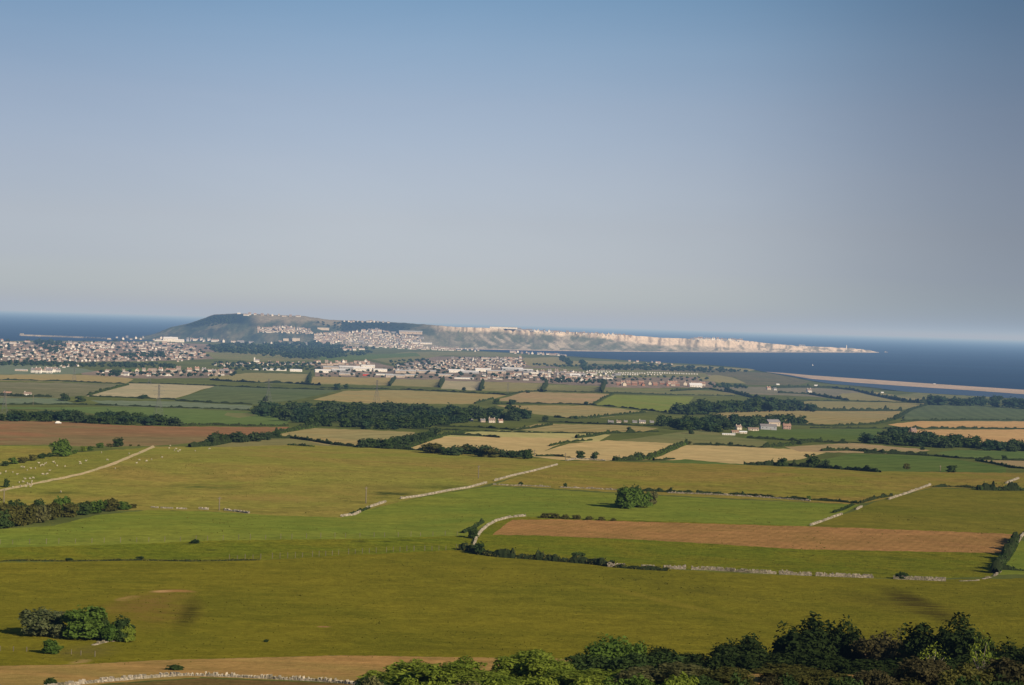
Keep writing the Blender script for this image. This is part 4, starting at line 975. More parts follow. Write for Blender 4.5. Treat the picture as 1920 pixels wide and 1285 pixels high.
fence([(430,1051),(560,1046),(660,1039),(760,1034),(862,1031)], 30, 'post and wire fence along the bottom edge of the green field')
fence([(0,1221),(60,1222),(120,1226),(180,1232)], 8, 'broken line of short posts under the single round bush', .7)

def pole(px, py, top, label):
    p = place(px, py); h = (py - top) * mpp(p); mb = MB()
    mb.bar((0, 0, -.3), (0, 0, h), .2, .15, k=8)
    e = setp(link('telegraph_pole', None, None, p), label, 'telegraph pole')
    link('post', mb.mesh('post', [WOODPOST], True), e)
    mb = MB(); mb.box((0, 0, h - .5), (1.5, .14, .14)); 
    for x in (-.6, -.3, .3, .6): mb.bar((x, 0, h - .43), (x, 0, h - .2), .05, .03, k=6)
    c = link('crossarm', mb.mesh('crossarm', [WOODPOST]), e); c.rotation_euler = (0, 0, .9)
pole(7, 953, 918, 'pale telegraph pole behind the bush thicket')
pole(411, 957, 932, 'telegraph pole standing between the white wall fragments')
pole(686, 944, 913, 'tall pale pole beside the hollow in the rough pasture')
pole(897, 897, 873, 'pole near the upper part of the long pale wall')
pole(1060, 864, 850, 'telegraph pole by the lane at the top of the long pale wall')
pole(1002, 856, 843, 'slim pole on the lane at the end of the tree row')
pole(1161, 864, 853, 'small pole beside the low dark tree on the lane')
pole(1763, 885, 873, 'pale pole beside the broad dark tree in the hedge')
pole(62, 760, 742, 'white pole in the blue green crop')
pole(11, 764, 737, 'whitish pole in front of the farm roofs')
pole(848, 851, 843, 'short pole in front of the row of leafy trees')

def pylon(px, py, top, label, rz):
    p = place(px, py); h = (py - top) * mpp(p); mb = MB(); th = h * .0032
    def hw(z): return h * (.11 * (1 - z / .62) + .022 if z < .62 else .022)
    lv = [0, .16, .30, .42, .52, .62, .72, .82, .92, 1.0]
    cs = [(-1, -1), (1, -1), (1, 1), (-1, 1)]
    P = [[Vector((a * hw(z), b * hw(z), z * h)) for a, b in cs] for z in lv]
    for i in range(len(lv) - 1):
        for k in range(4):
            mb.bar(P[i][k], P[i + 1][k], th, k=4)
            mb.bar(P[i][k], P[i + 1][(k + 1) % 4], th * .6, k=4); mb.bar(P[i + 1][k], P[i][(k + 1) % 4], th * .6, k=4)
    e = setp(link('pylon', None, None, p, rz), label, 'pylon')
    link('lattice_tower', mb.mesh('lattice_tower', [STEEL]), e)
    for z, l in ((.66, .15), (.79, .19), (.92, .14)):
        a = MB()
        for s in (-1, 1):
            for y in (-1, 1): a.bar((s * h * .02, y * h * .02, h * z), (s * h * l, 0, h * (z + .012)), th * .8, k=4)
            a.bar((s * h * .02, 0, h * (z + .045)), (s * h * l, 0, h * (z + .012)), th * .8, k=4)
            a.bar((s * h * l, 0, h * (z + .01)), (s * h * l, 0, h * (z - .03)), th * .8, k=4)
        link('cross_arm', a.mesh('cross_arm', [STEEL]), e)
pylon(297, 779, 722, 'steel pylon standing in the bright green field', .5)
pylon(503, 753, 711, 'steel pylon in the dull green crop', .5)
pylon(706, 756, 713, 'steel pylon against the long tan field', .5)
pylon(8, 777, 732, 'steel pylon at the edge of the picture by the tree belt', .5)
pylon(139, 716, 686, 'faint small pylon in front of the far crop', .5)
pylon(280, 722, 695, 'faint pylon among the roadside houses', .5)
pylon(952, 738, 718, 'faint pylon behind the small tan green field', .5)

# ------------------------------------------------------------------ sheep
def ellip(bm_, c, r, rot=None):
    ret = bmesh.ops.create_icosphere(bm_, subdivisions=3, radius=1)
    for v in ret['verts']:
        q = Vector((v.co.x * r[0], v.co.y * r[1], v.co.z * r[2]))
        if rot: q = rot @ q
        v.co = q + Vector(c)
def sheep_mesh(graze):
    b = bmesh.new()
    ellip(b, (0, 0, .62), (.52, .25, .27)); ellip(b, (-.22, 0, .64), (.3, .26, .27)); ellip(b, (.28, 0, .62), (.27, .22, .26))
    if graze: ellip(b, (.6, 0, .5), (.22, .1, .12), Matrix.Rotation(.9, 3, 'Y')); ellip(b, (.74, 0, .26), (.15, .075, .085), Matrix.Rotation(.9, 3, 'Y')); hz = .3; hx = .68
    else: ellip(b, (.56, 0, .8), (.2, .1, .13), Matrix.Rotation(-.8, 3, 'Y')); ellip(b, (.76, 0, .95), (.15, .075, .085), Matrix.Rotation(.25, 3, 'Y')); hz = 1.0; hx = .68
    for s in (-1, 1): ellip(b, (hx, s * .11, hz + .02), (.035, .07, .03))
    for x in (-.32, .32):
        for s in (-1, 1):
            ellip(b, (x, s * .14, .4), (.085, .07, .16)); ellip(b, (x + .02, s * .14, .18), (.045, .042, .2))
    ellip(b, (-.54, 0, .58), (.05, .05, .14))
    me = bpy.data.meshes.new('t'); b.to_mesh(me); b.free()
    o = bpy.data.objects.new('t', me); COL.objects.link(o)
    md = o.modifiers.new('r', 'REMESH'); md.mode = 'VOXEL'; md.voxel_size = .04
    bpy.context.view_layer.update()
    out = bpy.data.meshes.new_from_object(o.evaluated_get(bpy.context.evaluated_depsgraph_get()))
    bpy.data.objects.remove(o); out.name = 'sheep'; out.materials.clear(); out.materials.append(FLEECE)
    out.polygons.foreach_set('use_smooth', [True] * len(out.polygons)); return out
SM = [sheep_mesh(True), sheep_mesh(False)]
SHEEP = [(40,877),(73,870),(79,873),(82,874),(87,870),(100,868),(107,875),(122,876),(150,868),(161,866),(190,850),(242,852),(262,850),(261,864),(256,870),(275,866),(284,863),(304,859),(317,842),(319,837),(327,846),(337,846),(366,847),(393,843),
 (51,883),(58,880),(66,880),(93,884),(80,891),(86,891),(89,890),(62,898),(56,899),(47,900),(43,905),(51,908),(59,907),(49,914),(60,911),(39,913),(24,915),(11,886),(24,887),(32,891),(1,890),(114,924),(216,880),(151,871),(76,875),(84,871),(45,878),(54,910),(57,914),(103,870),(36,906),(60,904),(201,864),(330,843),(334,848)]
for i, (x, y) in enumerate(SHEEP):
    p = place(x, y)
    o = link('sheep', SM[0 if random.random() < .65 else 1], None, p, random.uniform(0, 6.28), random.uniform(.62, .8))
    setp(o, 'cream sheep scattered with its flock over the pasture by the pale track', 'sheep', 'flock of sheep by the track')

# ------------------------------------------------------------------ houses and sheds
def house_mesh(name, wm, rm, L_=10., D_=7., hw=5., hr=3., chim=True, rows=2, ncol=4, door=True):
    mb = MB(); l, d = L_ / 2, D_ / 2
    a = [(-l, -d), (l, -d), (l, d), (-l, d)]
    for i in range(4):
        (x0, y0), (x1, y1) = a[i], a[(i + 1) % 4]; mb.quad((x0, y0, -1.5), (x1, y1, -1.5), (x1, y1, hw), (x0, y0, hw), 0)
    for s in (-1, 1):
        n = len(mb.v); mb.v += [(s * l, -d, hw), (s * l, d, hw), (s * l, 0, hw + hr)]; mb.f.append((n, n + 1, n + 2) if s > 0 else (n + 1, n, n + 2)); mb.m.append(0)
    e = .45; k = hr / d
    for s in (-1, 1):
        mb.quad((-l - e, s * (d + e), hw - e * k), (l + e, s * (d + e), hw - e * k), (l + e, 0, hw + hr + .02), (-l - e, 0, hw + hr + .02), 1)
        mb.quad((-l - e, s * (d + e), hw - e * k - .18), (l + e, s * (d + e), hw - e * k - .18), (l + e, 0, hw + hr - .16), (-l - e, 0, hw + hr - .16), 1)
    if chim:
        for x in (-l * .7, l * .6)[:1 if L_ < 9 else 2]: mb.box((x, 0, hw + hr + .5), (.9, .7, 1.6), 0)
    fh = hw / max(rows, 1)
    for s in (-1, 1):
        for r in range(rows):
            for c in range(ncol):
                x = -l + (c + .5) * L_ / ncol; z = fh * r + fh * .55; ww = min(.6, L_ / ncol * .28); y = s * (d + .03)
                if door and r == 0 and c == ncol // 2: zz, hh = 1.05, 1.05
                else: zz, hh = z, min(.65, fh * .28)
                mb.quad((x - ww, y, zz - hh), (x + ww, y, zz - hh), (x + ww, y, zz + hh), (x - ww, y, zz + hh), 2)
    return mb.mesh(name, [wm, rm, GLASS])
HV = {
    'white': [house_mesh('house', WHITE, SLATE), house_mesh('house', WHITE, TERRA, 12, 7.5), house_mesh('house', WHITE, BROWNR, 9, 7)],
    'terra': [house_mesh('house', CREAM, TERRA), house_mesh('house', WHITE, TERRA, 9, 7), house_mesh('house', BUFF, TERRA, 13, 8)],
    'buff':  [house_mesh('house', BUFF, BROWNR), house_mesh('house', CREAM, BROWNR, 12, 8), house_mesh('house', BUFF, SLATE, 9, 7)],
    'grey':  [house_mesh('house', WHITE, SLATE, 11, 7), house_mesh('house', GREYW, SLATE), house_mesh('house', CREAM, SLATE, 14, 8)],
    'brick': [house_mesh('house', BRICK, TERRA, 12, 8), house_mesh('house', CREAM, TERRA, 12, 8), house_mesh('house', BRICK, BROWNR, 14, 8)],
}
HV['terra'].append(house_mesh('house', CREAM, TERRA, 28, 8, 5, 3, True, 2, 8)); HV['buff'].append(house_mesh('house', BUFF, BROWNR, 32, 8, 5, 3, True, 2, 9)); HV['buff'].append(house_mesh('house', CREAM, SLATE, 26, 8, 5, 3, True, 2, 7))
HV['white'].append(house_mesh('house', WHITE, BROWNR, 26, 8, 5.2, 2.8, True, 2, 7)); HV['grey'].append(house_mesh('house', GREYW, SLATE, 24, 9, 5.5, 2.5, True, 2, 6))
def tower_block(): return house_mesh('apartment_block', CREAM, GREYW, 34, 14, 17, 1.2, False, 6, 9)
SHED = [house_mesh('warehouse', GREYW, WHITER, 60, 26, 6.5, 2.2, False, 1, 6), house_mesh('warehouse', WHITE, WHITER, 44, 22, 7, 2.5, False, 1, 5), house_mesh('warehouse', BUFF, GREYW, 52, 24, 6, 2.5, False, 1, 6), house_mesh('warehouse', WHITE, GREYW, 80, 22, 6, 2.0, False, 1, 8)]
BLOCK = tower_block()
CAND = []     # every house of the suburbs: (apparent size, mesh, matrix, label, group)
def town(P, n, sx, sy, styles, wpx, label, group, seed, face=0.2, spread=.35):
    rg = random.Random(seed)
    if wpx[1] < 7: n = int(n * 1.5)
    for x, y in scatter(P, n, sx, sy, seed):
        p = place(x, y); me = rg.choice(HV[rg.choice(styles)]); w = rg.uniform(*wpx); m = w * mpp(p)
        L_ = max(v.co.x for v in me.vertices) * 2; m *= 2.1 if L_ > 22 else 1; s = m / L_
        rz = face + rg.choice((0, 0, 0, PI / 2)) + rg.uniform(-spread, spread)
        CAND.append((w, me, Matrix.Translation(p) @ Matrix.Rotation(rz, 4, 'Z') @ Matrix.Diagonal((s, s, s * 1.05, 1)), label, group))
town([(0,640),(210,645),(200,660),(110,668),(0,668)], 55, 5, 3, ['white','terra','buff'], (3.6, 6), 'small pale house in the hillside suburb beside the dark woods', 'hillside suburb houses', 1)
town([(0,668),(100,666),(300,668),(300,678),(120,679),(0,675)], 62, 5, 3, ['terra','buff','white'], (3.6, 6), 'small red roofed house along the lower edge of the suburb', 'lower suburb houses', 2)
town([(108,656),(125,645),(215,645),(215,660),(150,664),(110,662)], 44, 5, 3, ['white','white','terra'], (4.5, 7.5), 'sunlit cream house on the bright suburb ridge', 'bright ridge houses', 3)
town([(225,642),(320,643),(370,652),(355,668),(310,668),(225,658)], 54, 5, 3, ['terra','buff','white'], (3.6, 5.6), 'little terracotta roofed house on the far slope by the woods', 'far slope houses', 4)
town([(300,668),(370,660),(390,668),(330,680)], 16, 6, 3, ['terra','terra','buff'], (4, 6.5), 'red roofed house at the end of the far slope', 'far slope end houses', 5)
town([(183,698),(235,697),(236,704),(183,705)], 9, 6, 3, ['white','terra'], (5, 7), 'small house among trees at the start of the roadside row', 'start of the roadside row', 6)
town([(236,697),(300,694),(420,694),(438,699),(430,705),(300,706),(236,706)], 30, 7, 4, ['terra','white','terra','buff'], (6, 9.5), 'cream house with terracotta roof in the roadside row above the fields', 'roadside row houses', 7)
town([(60,697),(112,696),(112,700),(62,700)], 8, 8, 3, ['white','white'], (8, 12), 'white house in the small isolated group above the olive field', 'isolated white houses', 8)
town([(112,687),(145,687),(145,690),(112,690)], 4, 9, 3, ['white'], (5, 7), 'tiny white house at the far edge of the blue green crop', 'far edge white houses', 9)
town([(400,683),(590,681),(595,686),(405,689)], 22, 8, 3, ['white','buff','grey','terra'], (4, 6), 'small mixed house on the road below the round hill', 'road houses below the hill', 10)
town([(590,680),(690,679),(700,686),(600,687)], 24, 6, 3, ['terra','terra','buff'], (4.5, 7), 'red roofed house behind the pale industrial sheds', 'houses behind the sheds', 11)
town([(735,688),(830,676),(850,684),(810,692),(740,698)], 28, 6, 3, ['buff','grey'], (3.8, 5.8), 'grey brown house between the sheds and the dense terraces', 'grey brown houses', 12)
town([(800,692),(850,673),(975,672),(985,688),(900,694)], 88, 5, 3, ['buff','terra','buff','white'], (3.8, 5.8), 'brown roofed house in the dense terraced estate', 'dense estate houses', 13)
town([(905,705),(1060,700),(1110,708),(1100,716),(1000,714),(905,712)], 46, 6, 3, ['terra','buff','white'], (5, 8), 'pale house with red roof in the front rows of the estate', 'front rows of the estate', 14)
town([(985,696),(1100,699),(1160,704),(1150,713),(1090,708),(1000,701)], 26, 8, 3, ['white','grey','white'], (5, 8), 'white gabled house on the rising edge of the estate', 'rising edge houses', 15)
town([(1158,719),(1325,722),(1325,725),(1160,724)], 22, 7, 2, ['brick','brick','brick'], (8, 11), 'new orange brick house in the long terrace beyond the green field', 'new brick terrace', 16, .1, .12)
town([(960,660.5),(1045,666),(1060,669),(960,663)], 15, 6, 2, ['white','white','buff'], (4, 7.1), 'small white building on the skyline ridge above the bay', 'ridge buildings above the bay', 17)
town([(1170,677),(1262,683),(1262,685),(1170,680)], 6, 9, 2, ['white','buff'], (3.4, 5), 'tiny pale building on the low grassy rise by the bay', 'buildings on the grassy rise', 28)
town([(590,628),(640,624),(640,640),(610,650),(590,640)], 60, 4.5, 3, ['white','buff'], (4, 6), 'stone terrace house in the steep town on the headland', 'headland steep town', 18, 0, .3)
town([(640,626),(700,618),(790,634),(790,650),(700,646),(640,644)], 130, 4.5, 3, ['white','buff','white','grey'], (3.4, 5.2), 'little pale house in the town spread under the headland slope', 'headland spread town', 19, 0, .3)
town([(484,616),(540,613),(584,620),(584,627),(540,625),(484,624)], 52, 4.5, 2.6, ['buff','white'], (3.4, 5.2), 'pink grey house in the terrace band on the round hill', 'round hill terrace band', 20, 0, .2)
town([(690,648),(760,650),(900,656),(895,660),(780,656),(700,652)], 40, 5, 2.4, ['white','buff'], (3.4, 5.5), 'tiny white house along the shore under the headland', 'shore houses under the headland', 21, 0, .3)
town([(640,655),(682,652),(684,658),(640,659)], 10, 7, 3, ['white'], (5, 8), 'white house in the small group in front of the woods', 'white group before the woods', 22)
town([(210,633),(260,634),(350,636),(480,643),(580,645),(580,647),(340,640),(210,637)], 34, 6, 2, ['white','grey'], (4, 7), 'white dockside building under the round hill', 'dockside buildings', 23)
town([(460,590),(560,593),(560,595),(460,592)], 7, 9, 2, ['white','buff'], (3.6, 5.5), 'small pale building on top of the round hill', 'hilltop buildings', 24, 0, .2)
town([(640,603),(720,604),(730,606),(650,605)], 9, 9, 2, ['white'], (3.4, 5), 'white dot of a house on the wooded headland slope', 'wooded slope houses', 25, 0, .2)
town([(930,616.5),(1000,621),(1100,625.5),(1180,630),(1180,631),(1000,622)], 24, 9, 2, ['white','grey','buff'], (3.4, 6.5), 'building strung along the cliff top', 'cliff top buildings', 26, 0, .2)
town([(1296,635.8),(1390,638.6),(1390,640),(1296,637)], 18, 5, 2, ['white','white','grey'], (3.8, 6.5), 'white building in the far village on the cliff', 'far cliff village', 27, 0, .2)
for x, y in ((1503,650.5),(1500,650.5),(1508,651)): 
    p = place(x, y); CAND.append((4, HV['white'][0], Matrix.Translation(p) @ Matrix.Diagonal((1.6, 1.6, 1.9, 1)), 'lonely white house near the end of the headland', 'lonely headland houses'))
CAND.sort(key=lambda c: -c[0])
NIND = 285
for w, me, mx, lab, grp in CAND[:NIND]:
    o = link('house', me); o.matrix_world = mx; setp(o, lab, 'house', grp)
# the remaining houses, too many and too small to count: one mass
mats = [WHITE, CREAM, BUFF, GREYW, BRICK, SLATE, TERRA, BROWNR, GLASS]; mi_of = {m.name: i for i, m in enumerate(mats)}
tv, tf, tm_ = [], [], []
for w, me, mx, lab, grp in CAND[NIND:]:
    k = len(tv); tv += [tuple(mx @ v.co) for v in me.vertices]
    for f in me.polygons:
        mn = me.materials[f.material_index].name
        tf.append(tuple(k + i for i in f.vertices)); tm_.append(mi_of[mn])
me = bpy.data.meshes.new('distant_town'); me.from_pydata(tv, [], tf)
for m_ in mats: me.materials.append(m_)
me.polygons.foreach_set('material_index', tm_); me.update()
setp(link('distant_town', me), 'uncountable mass of tiny pale houses across the far suburbs and headland town', 'town', kind='stuff')

def bld(me, px, py, wpx, label, cat, name, rz=0.1, group=None, hs=1.0):
    p = place(px, py); L_ = max(v.co.x for v in me.vertices) * 2; s = wpx * mpp(p) / L_
    return setp(link(name, me, None, p, rz, (s, s, s * hs)), label, cat, group)
for i, (x, y, w, k) in enumerate([(605,699,30,1),(640,697,36,0),(680,696,34,1),(712,697,26,1),(655,692,40,0),(620,692,30,2),(720,704,34,3),(650,704,30,2),(690,690,26,1),(760,700,40,2),(800,700,36,2),(855,699,30,1),(880,700,34,0),(905,697,30,1),(960,695,40,0),(985,696,28,0),(930,700,36,2),(1000,701,40,3),(740,708,36,2),(835,706,30,2),(870,711,36,3),(515,695,44,3),(555,697,22,1),(480,694,20,3),(40,696,22,2),(770,706,26,2)]):
    bld(SHED[k], x, y, w, 'long low pale industrial shed in the trading estate behind the fields', 'warehouse', 'warehouse', random.uniform(-.05, .25), 'trading estate sheds')
RED = house_mesh('warehouse', REDP, GREYW, 30, 16, 9, 1.5, False, 1, 4); bld(RED, 686, 705, 12, 'bright red shop building in front of the pale sheds', 'warehouse', 'warehouse', .1)
WH = house_mesh('clubhouse', WHITE, WHITER, 26, 12, 4, 4.5, True, 1, 5)
bld(WH, 1304, 726, 24, 'white clubhouse at the end of the orange brick terrace', 'clubhouse', 'clubhouse', .1)
bld(WH, 1078, 707, 20, 'white gabled hall at the edge of the estate', 'hall', 'hall', .1)
bld(WH, 1458, 722, 7, 'small white hut below the coastal scrub', 'hut', 'hut', .4)
bld(WH, 1752, 721, 5, 'tiny white hut on the shingle bank', 'hut', 'hut', .4)
bld(WH, 1654, 737, 6, 'tiny white hut on the lagoon shore', 'hut', 'hut', .4)
bld(WH, 1530, 724, 7, 'low white hut by the lagoon end', 'hut', 'hut', .1)
bld(HV['terra'][0], 1441, 731, 8, 'pale cottage with red roof on the coast road', 'cottage', 'cottage', .3)
bld(HV['white'][0], 1453, 732, 6, 'grey roofed cottage next to the red roofed coast cottage', 'cottage', 'cottage', .3)
bld(HV['white'][2], 1517, 736, 9, 'long pale cottage among hedges near the lagoon', 'cottage', 'cottage', .3)
bld(BLOCK, 555, 640, 14, 'grey slab block at the foot of the round hill', 'apartment block', 'apartment_block', .05, None, .8)
bld(BLOCK, 536, 639, 10, 'narrow grey block beside the grey slab block', 'apartment block', 'apartment_block', .05, None, .8)
bld(BLOCK, 597, 641, 10, 'tall cream block at the front of the steep town', 'apartment block', 'apartment_block', .3, None, 1.0)
bld(BLOCK, 612, 640, 10, 'cream block standing second in the steep town', 'apartment block', 'apartment_block', .3, None, .9)
bld(BLOCK, 606, 619, 22, 'long white block at the top of the steep town', 'apartment block', 'apartment_block', .05, None, .4)
bld(SHED[1], 320, 641, 26, 'bright white dock warehouse under the round hill', 'warehouse', 'warehouse', .05, None, 1.6)
bld(SHED[1], 337, 642, 16, 'smaller white dock warehouse joined to the bright one', 'warehouse', 'warehouse', .05, None, 1.6)
bld(SHED[3], 300, 640, 20, 'low white dock building with a small tower beside it', 'warehouse', 'warehouse', .05, None, 1.2)
bld(SHED[3], 790, 645, 40, 'long white low building on the headland shore', 'warehouse', 'warehouse', .05, None, .8)
bld(SHED[3], 944, 616, 52, 'long white works on top of the cliff', 'warehouse', 'warehouse', .03, None, .6)
bld(SHED[2], 770, 626, 44, 'long grey terrace block under the headland trees', 'terrace', 'terrace', .05, None, .8)
bld(WH, 448, 589, 6, 'white dome roofed hut on the crest of the round hill', 'hut', 'hut', 0, None, 1.3)
# church with tower beside the road
def church(px, py, h, label):
    p = place(px, py); s = h * mpp(p) / 20
    e = setp(link('church', None, None, p, .2, s), label, 'church')
    link('nave', house_mesh('nave', WHITE, SLATE, 18, 9, 7, 5, False, 1, 5), e)
    mb = MB(); mb.box((-11, 0, 8), (5, 5, 19), 0); mb.box((-11, 0, 17.8), (5.6, 5.6, .6), 0)
    for a in (-1, 1):
        for b in (-1, 1): mb.box((-11 + a * 2.3, b * 2.3, 19), (.7, .7, 2), 0, 0, .4)
    link('tower', mb.mesh('tower', [WHITE]), e)
church(482, 679, 9, 'small white church with a square tower on the road below the hill')
# lighthouse
p = place(1587, 655.5); hl = 8.5 * mpp(p); mb = MB()
mb.bar((0, 0, -2), (0, 0, hl * .82), hl * .12, hl * .085, k=20)
e = setp(link('lighthouse', None, None, p), 'white lighthouse near the tip of the headland', 'lighthouse'); link('tower', mb.mesh('tower', [WHITE], False), e)
mb = MB(); mb.bar((0, 0, hl * .82), (0, 0, hl * .85), hl * .13, hl * .13, k=20); mb.bar((0, 0, hl * .85), (0, 0, hl * .94), hl * .06, hl * .06, k=12); mb.bar((0, 0, hl * .94), (0, 0, hl), hl * .07, .1, k=12)
link('lantern', mb.mesh('lantern', [WHITE]), e)
mb = MB(); p = on_plane(1660, 661, 0); mb.box((0, 0, 3), (26, 16, 10), 0, .3, .5, 2.5); mb.box((16, 4, 0), (18, 12, 6), 0, .8, .5, 1.5)
setp(link('rock', mb.mesh('rock', [STONE]), None, p), 'small rock in the sea off the tip of the headland', 'rock')

# caravans
CV = house_mesh('static_caravan', WHITE, WHITER, 10, 4, 2.8, .7, False, 1, 3, False); 
for i, (x, y) in enumerate([(1105 + 4.6 * k + random.uniform(-1, 1), 696.5 + .25 * (k % 3) + .045 * k) for k in range(11)] + [(1118 + 5.2 * k, 699.5 + .05 * k) for k in range(7)] + [(1160 + 4.4 * k, 700 + .11 * k + random.uniform(-.5, .5)) for k in range(12)] + [(1163 + 4.6 * k, 703.2 + .06 * k) for k in range(8)] + [(1214 + 4.6 * k, 699.6 + .14 * k) for k in range(15)] + [(1282 + 5 * k, 702 + .1 * k) for k in range(6)] + [(1215 + 6 * k, 703.2 + .1 * k) for k in range(5)] + [(1045 + 7 * k, 698.5 + .1 * k) for k in range(8)]):
    bld(CV, x, y, random.uniform(2.5, 3.0), 'white static caravan in the rows of the holiday park', 'caravan', 'static_caravan', random.uniform(-.3, .5), 'holiday park caravans', 2.1)

# farm buildings, shown large enough for parts
def farm_house(px, py, wpx, wm, rm, label, rz=.15, L_=11, D_=7, hw=5, hr=3, rows=2, ncol=3, name='farm_house', cat='farmhouse', chim=2):
    p = place(px, py); s = wpx * mpp(p) / L_
    e = setp(link(name, None, None, p, rz, s), label, cat); l, d = L_ / 2, D_ / 2
    mb = MB(); a = [(-l, -d), (l, -d), (l, d), (-l, d)]
    for i in range(4):
        (x0, y0), (x1, y1) = a[i], a[(i + 1) % 4]; mb.quad((x0, y0, -1.5), (x1, y1, -1.5), (x1, y1, hw), (x0, y0, hw))
    for q in (-1, 1):
        n = len(mb.v); mb.v += [(q * l, -d, hw), (q * l, d, hw), (q * l, 0, hw + hr)]; mb.f.append((n, n + 1, n + 2)); mb.m.append(0)
    link('wall', mb.mesh('wall', [wm]), e)
    mb = MB(); k = hr / d; o_ = .5
    for q in (-1, 1):
        for dz in (0, -.2): mb.quad((-l - o_, q * (d + o_), hw - o_ * k + .02 + dz), (l + o_, q * (d + o_), hw - o_ * k + .02 + dz), (l + o_, 0, hw + hr + .03 + dz), (-l - o_, 0, hw + hr + .03 + dz))
    r = link('roof', mb.mesh('roof', [rm]), e)
    for c in range(chim):
        mb = MB(); x = (-.8 + 1.6 * c) * l; mb.box((x, 0, hw + hr + .4), (1, .8, 2)); mb.box((x, 0, hw + hr + 1.45), (1.2, 1, .16)); link('chimney', mb.mesh('chimney', [wm]), r)
    for rr in range(rows):
        for c in range(ncol):
            x = -l + (c + .5) * L_ / ncol; dr = rr == 0 and c == ncol // 2; z = 1.05 if dr else hw / rows * (rr + .55); hh = 1.05 if dr else .6
            mb = MB(); mb.box((x, -d - .02, z), (1.1, .12, hh * 2)); link('door' if dr else 'window', mb.mesh('door' if dr else 'window', [GLASS if not dr else BROWNR]), e)
farm_house(1475, 805, 14, PINKW, TERRA, 'pink farmhouse with red roof and two chimneys beside the grey barn', .1)
farm_house(1440, 806, 30, GREYW, SLATE, 'long grey stone barn with a low roof at the farm', .08, 22, 9, 5.5, 2.5, 1, 4, 'barn', 'barn', 0)
farm_house(1448, 799, 26, BUFF, SLATE, 'dark roofed barn standing behind the long grey barn', .5, 20, 11, 6, 3.5, 1, 3, 'barn', 'barn', 0)
farm_house(1366, 816, 24, WHITE, WHITER, 'long low white shed at the front of the farm', .05, 26, 6, 2.6, .9, 1, 6, 'shed', 'shed', 0)
farm_house(1384, 806, 12, CREAM, BROWNR, 'cream gabled farm cottage behind the low white shed', .6)
farm_house(1397, 799, 10, CREAM, SLATE, 'small grey roofed cottage among the shelter belt trees', .7)
farm_house(1412, 808, 20, CREAM, BROWNR, 'brown roofed outbuilding between the cottage and the grey barn', .2, 16, 6, 3, 2, 1, 4, 'outbuilding', 'outbuilding', 0)
farm_house(1378, 812, 14, BUFF, TERRA, 'red roofed byre beside the low white shed', .3, 14, 6, 3, 2, 1, 3, 'byre', 'byre', 0)
farm_house(1393, 813, 14, CREAM, WHITER, 'pale open sided store near the red roofed byre', .1, 14, 7, 3, 1.6, 1, 3, 'store', 'farm store', 0)
farm_house(1712, 811, 11, PINKW, BROWNR, 'pinkish cottage at the tip of the lower golden stubble', .4)
farm_house(938, 793, 9, CREAM, TERRA, 'cream manor wing brightly lit beside the dark conifer', .5)
farm_house(922, 793, 12, CREAM, BROWNR, 'gabled manor house in the middle of the manor group', .2)
farm_house(905, 792, 9, BUFF, SLATE, 'grey roofed manor cottage among garden trees', .3)
farm_house(884, 790, 6, CREAM, SLATE, 'small white lodge nearest the broad wood', .2)
farm_house(914, 789, 9, BUFF, BROWNR, 'brown roofed house at the back of the manor group', .1)
for i, (x, y, w, lab) in enumerate([(1145,794,12,'first low cottage in the lane row by the tan field'),(1160,793,10,'cream fronted cottage second in the lane row'),(1173,792,8,'small cottage third in the lane row'),(1190,793,10,'grey cottage fourth in the lane row'),(1204,794,14,'long cream cottage near the end of the lane row'),(1222,793,9,'grey cottage at the wood end of the lane row')]):
    farm_house(x, y, w * .85, [GREYW, CREAM, BUFF, GREYW, CREAM, GREYW][i], [SLATE, BROWNR, SLATE, SLATE, SLATE, SLATE][i], lab, .15, 11, 6, 3.2, 2.6, 1, 3, 'cottage', 'cottage', 1)
farm_house(14, 741, 14, CREAM, TERRA, 'red roofed farm at the edge beside the dark bushes', .2, 14, 7, 3.5, 3, 1, 3, 'farm_house', 'farmhouse', 1)
farm_house(52, 742, 13, WHITE, BROWNR, 'white farmhouse between two dark bushes above the crop', .1, 13, 7, 3.5, 3, 1, 3, 'farm_house', 'farmhouse', 1)
farm_house(420, 699, 16, BUFF, SLATE, 'brown barn at the end of the roadside row', .2, 16, 9, 4, 3, 1, 3, 'barn', 'barn', 0)
farm_house(413, 702, 13, CREAM, BROWNR, 'yellowish barn in front of the brown barn', .2, 14, 8, 4, 3, 1, 3, 'barn', 'barn', 0)

# white vehicle at the field edge
p = place(109, 795); e = setp(link('farm_vehicle', None, None, p, .4, .8), 'small white vehicle parked at the top of the ploughed field', 'vehicle')
mb = MB(); mb.box((0, 0, .85), (4.4, 1.8, .8), 0, 0, .96); mb.box((-.3, 0, 1.6), (2.8, 1.7, .75), 0, 0, .84); link('body', mb.mesh('body', [WHITE]), e)
mb = MB(); mb.box((-.3, 0, 1.6), (2.86, 1.5, .42), 0, 0, .88); link('windscreen', mb.mesh('windscreen', [GLASS]), e)
for x in (-1.35, 1.4):
    for y in (-.85, .85):
        mb = MB(); mb.bar((x, y - .11, .36), (x, y + .11, .36), .36, .36, k=16); link('wheel', mb.mesh('wheel', [GLASS]), e)
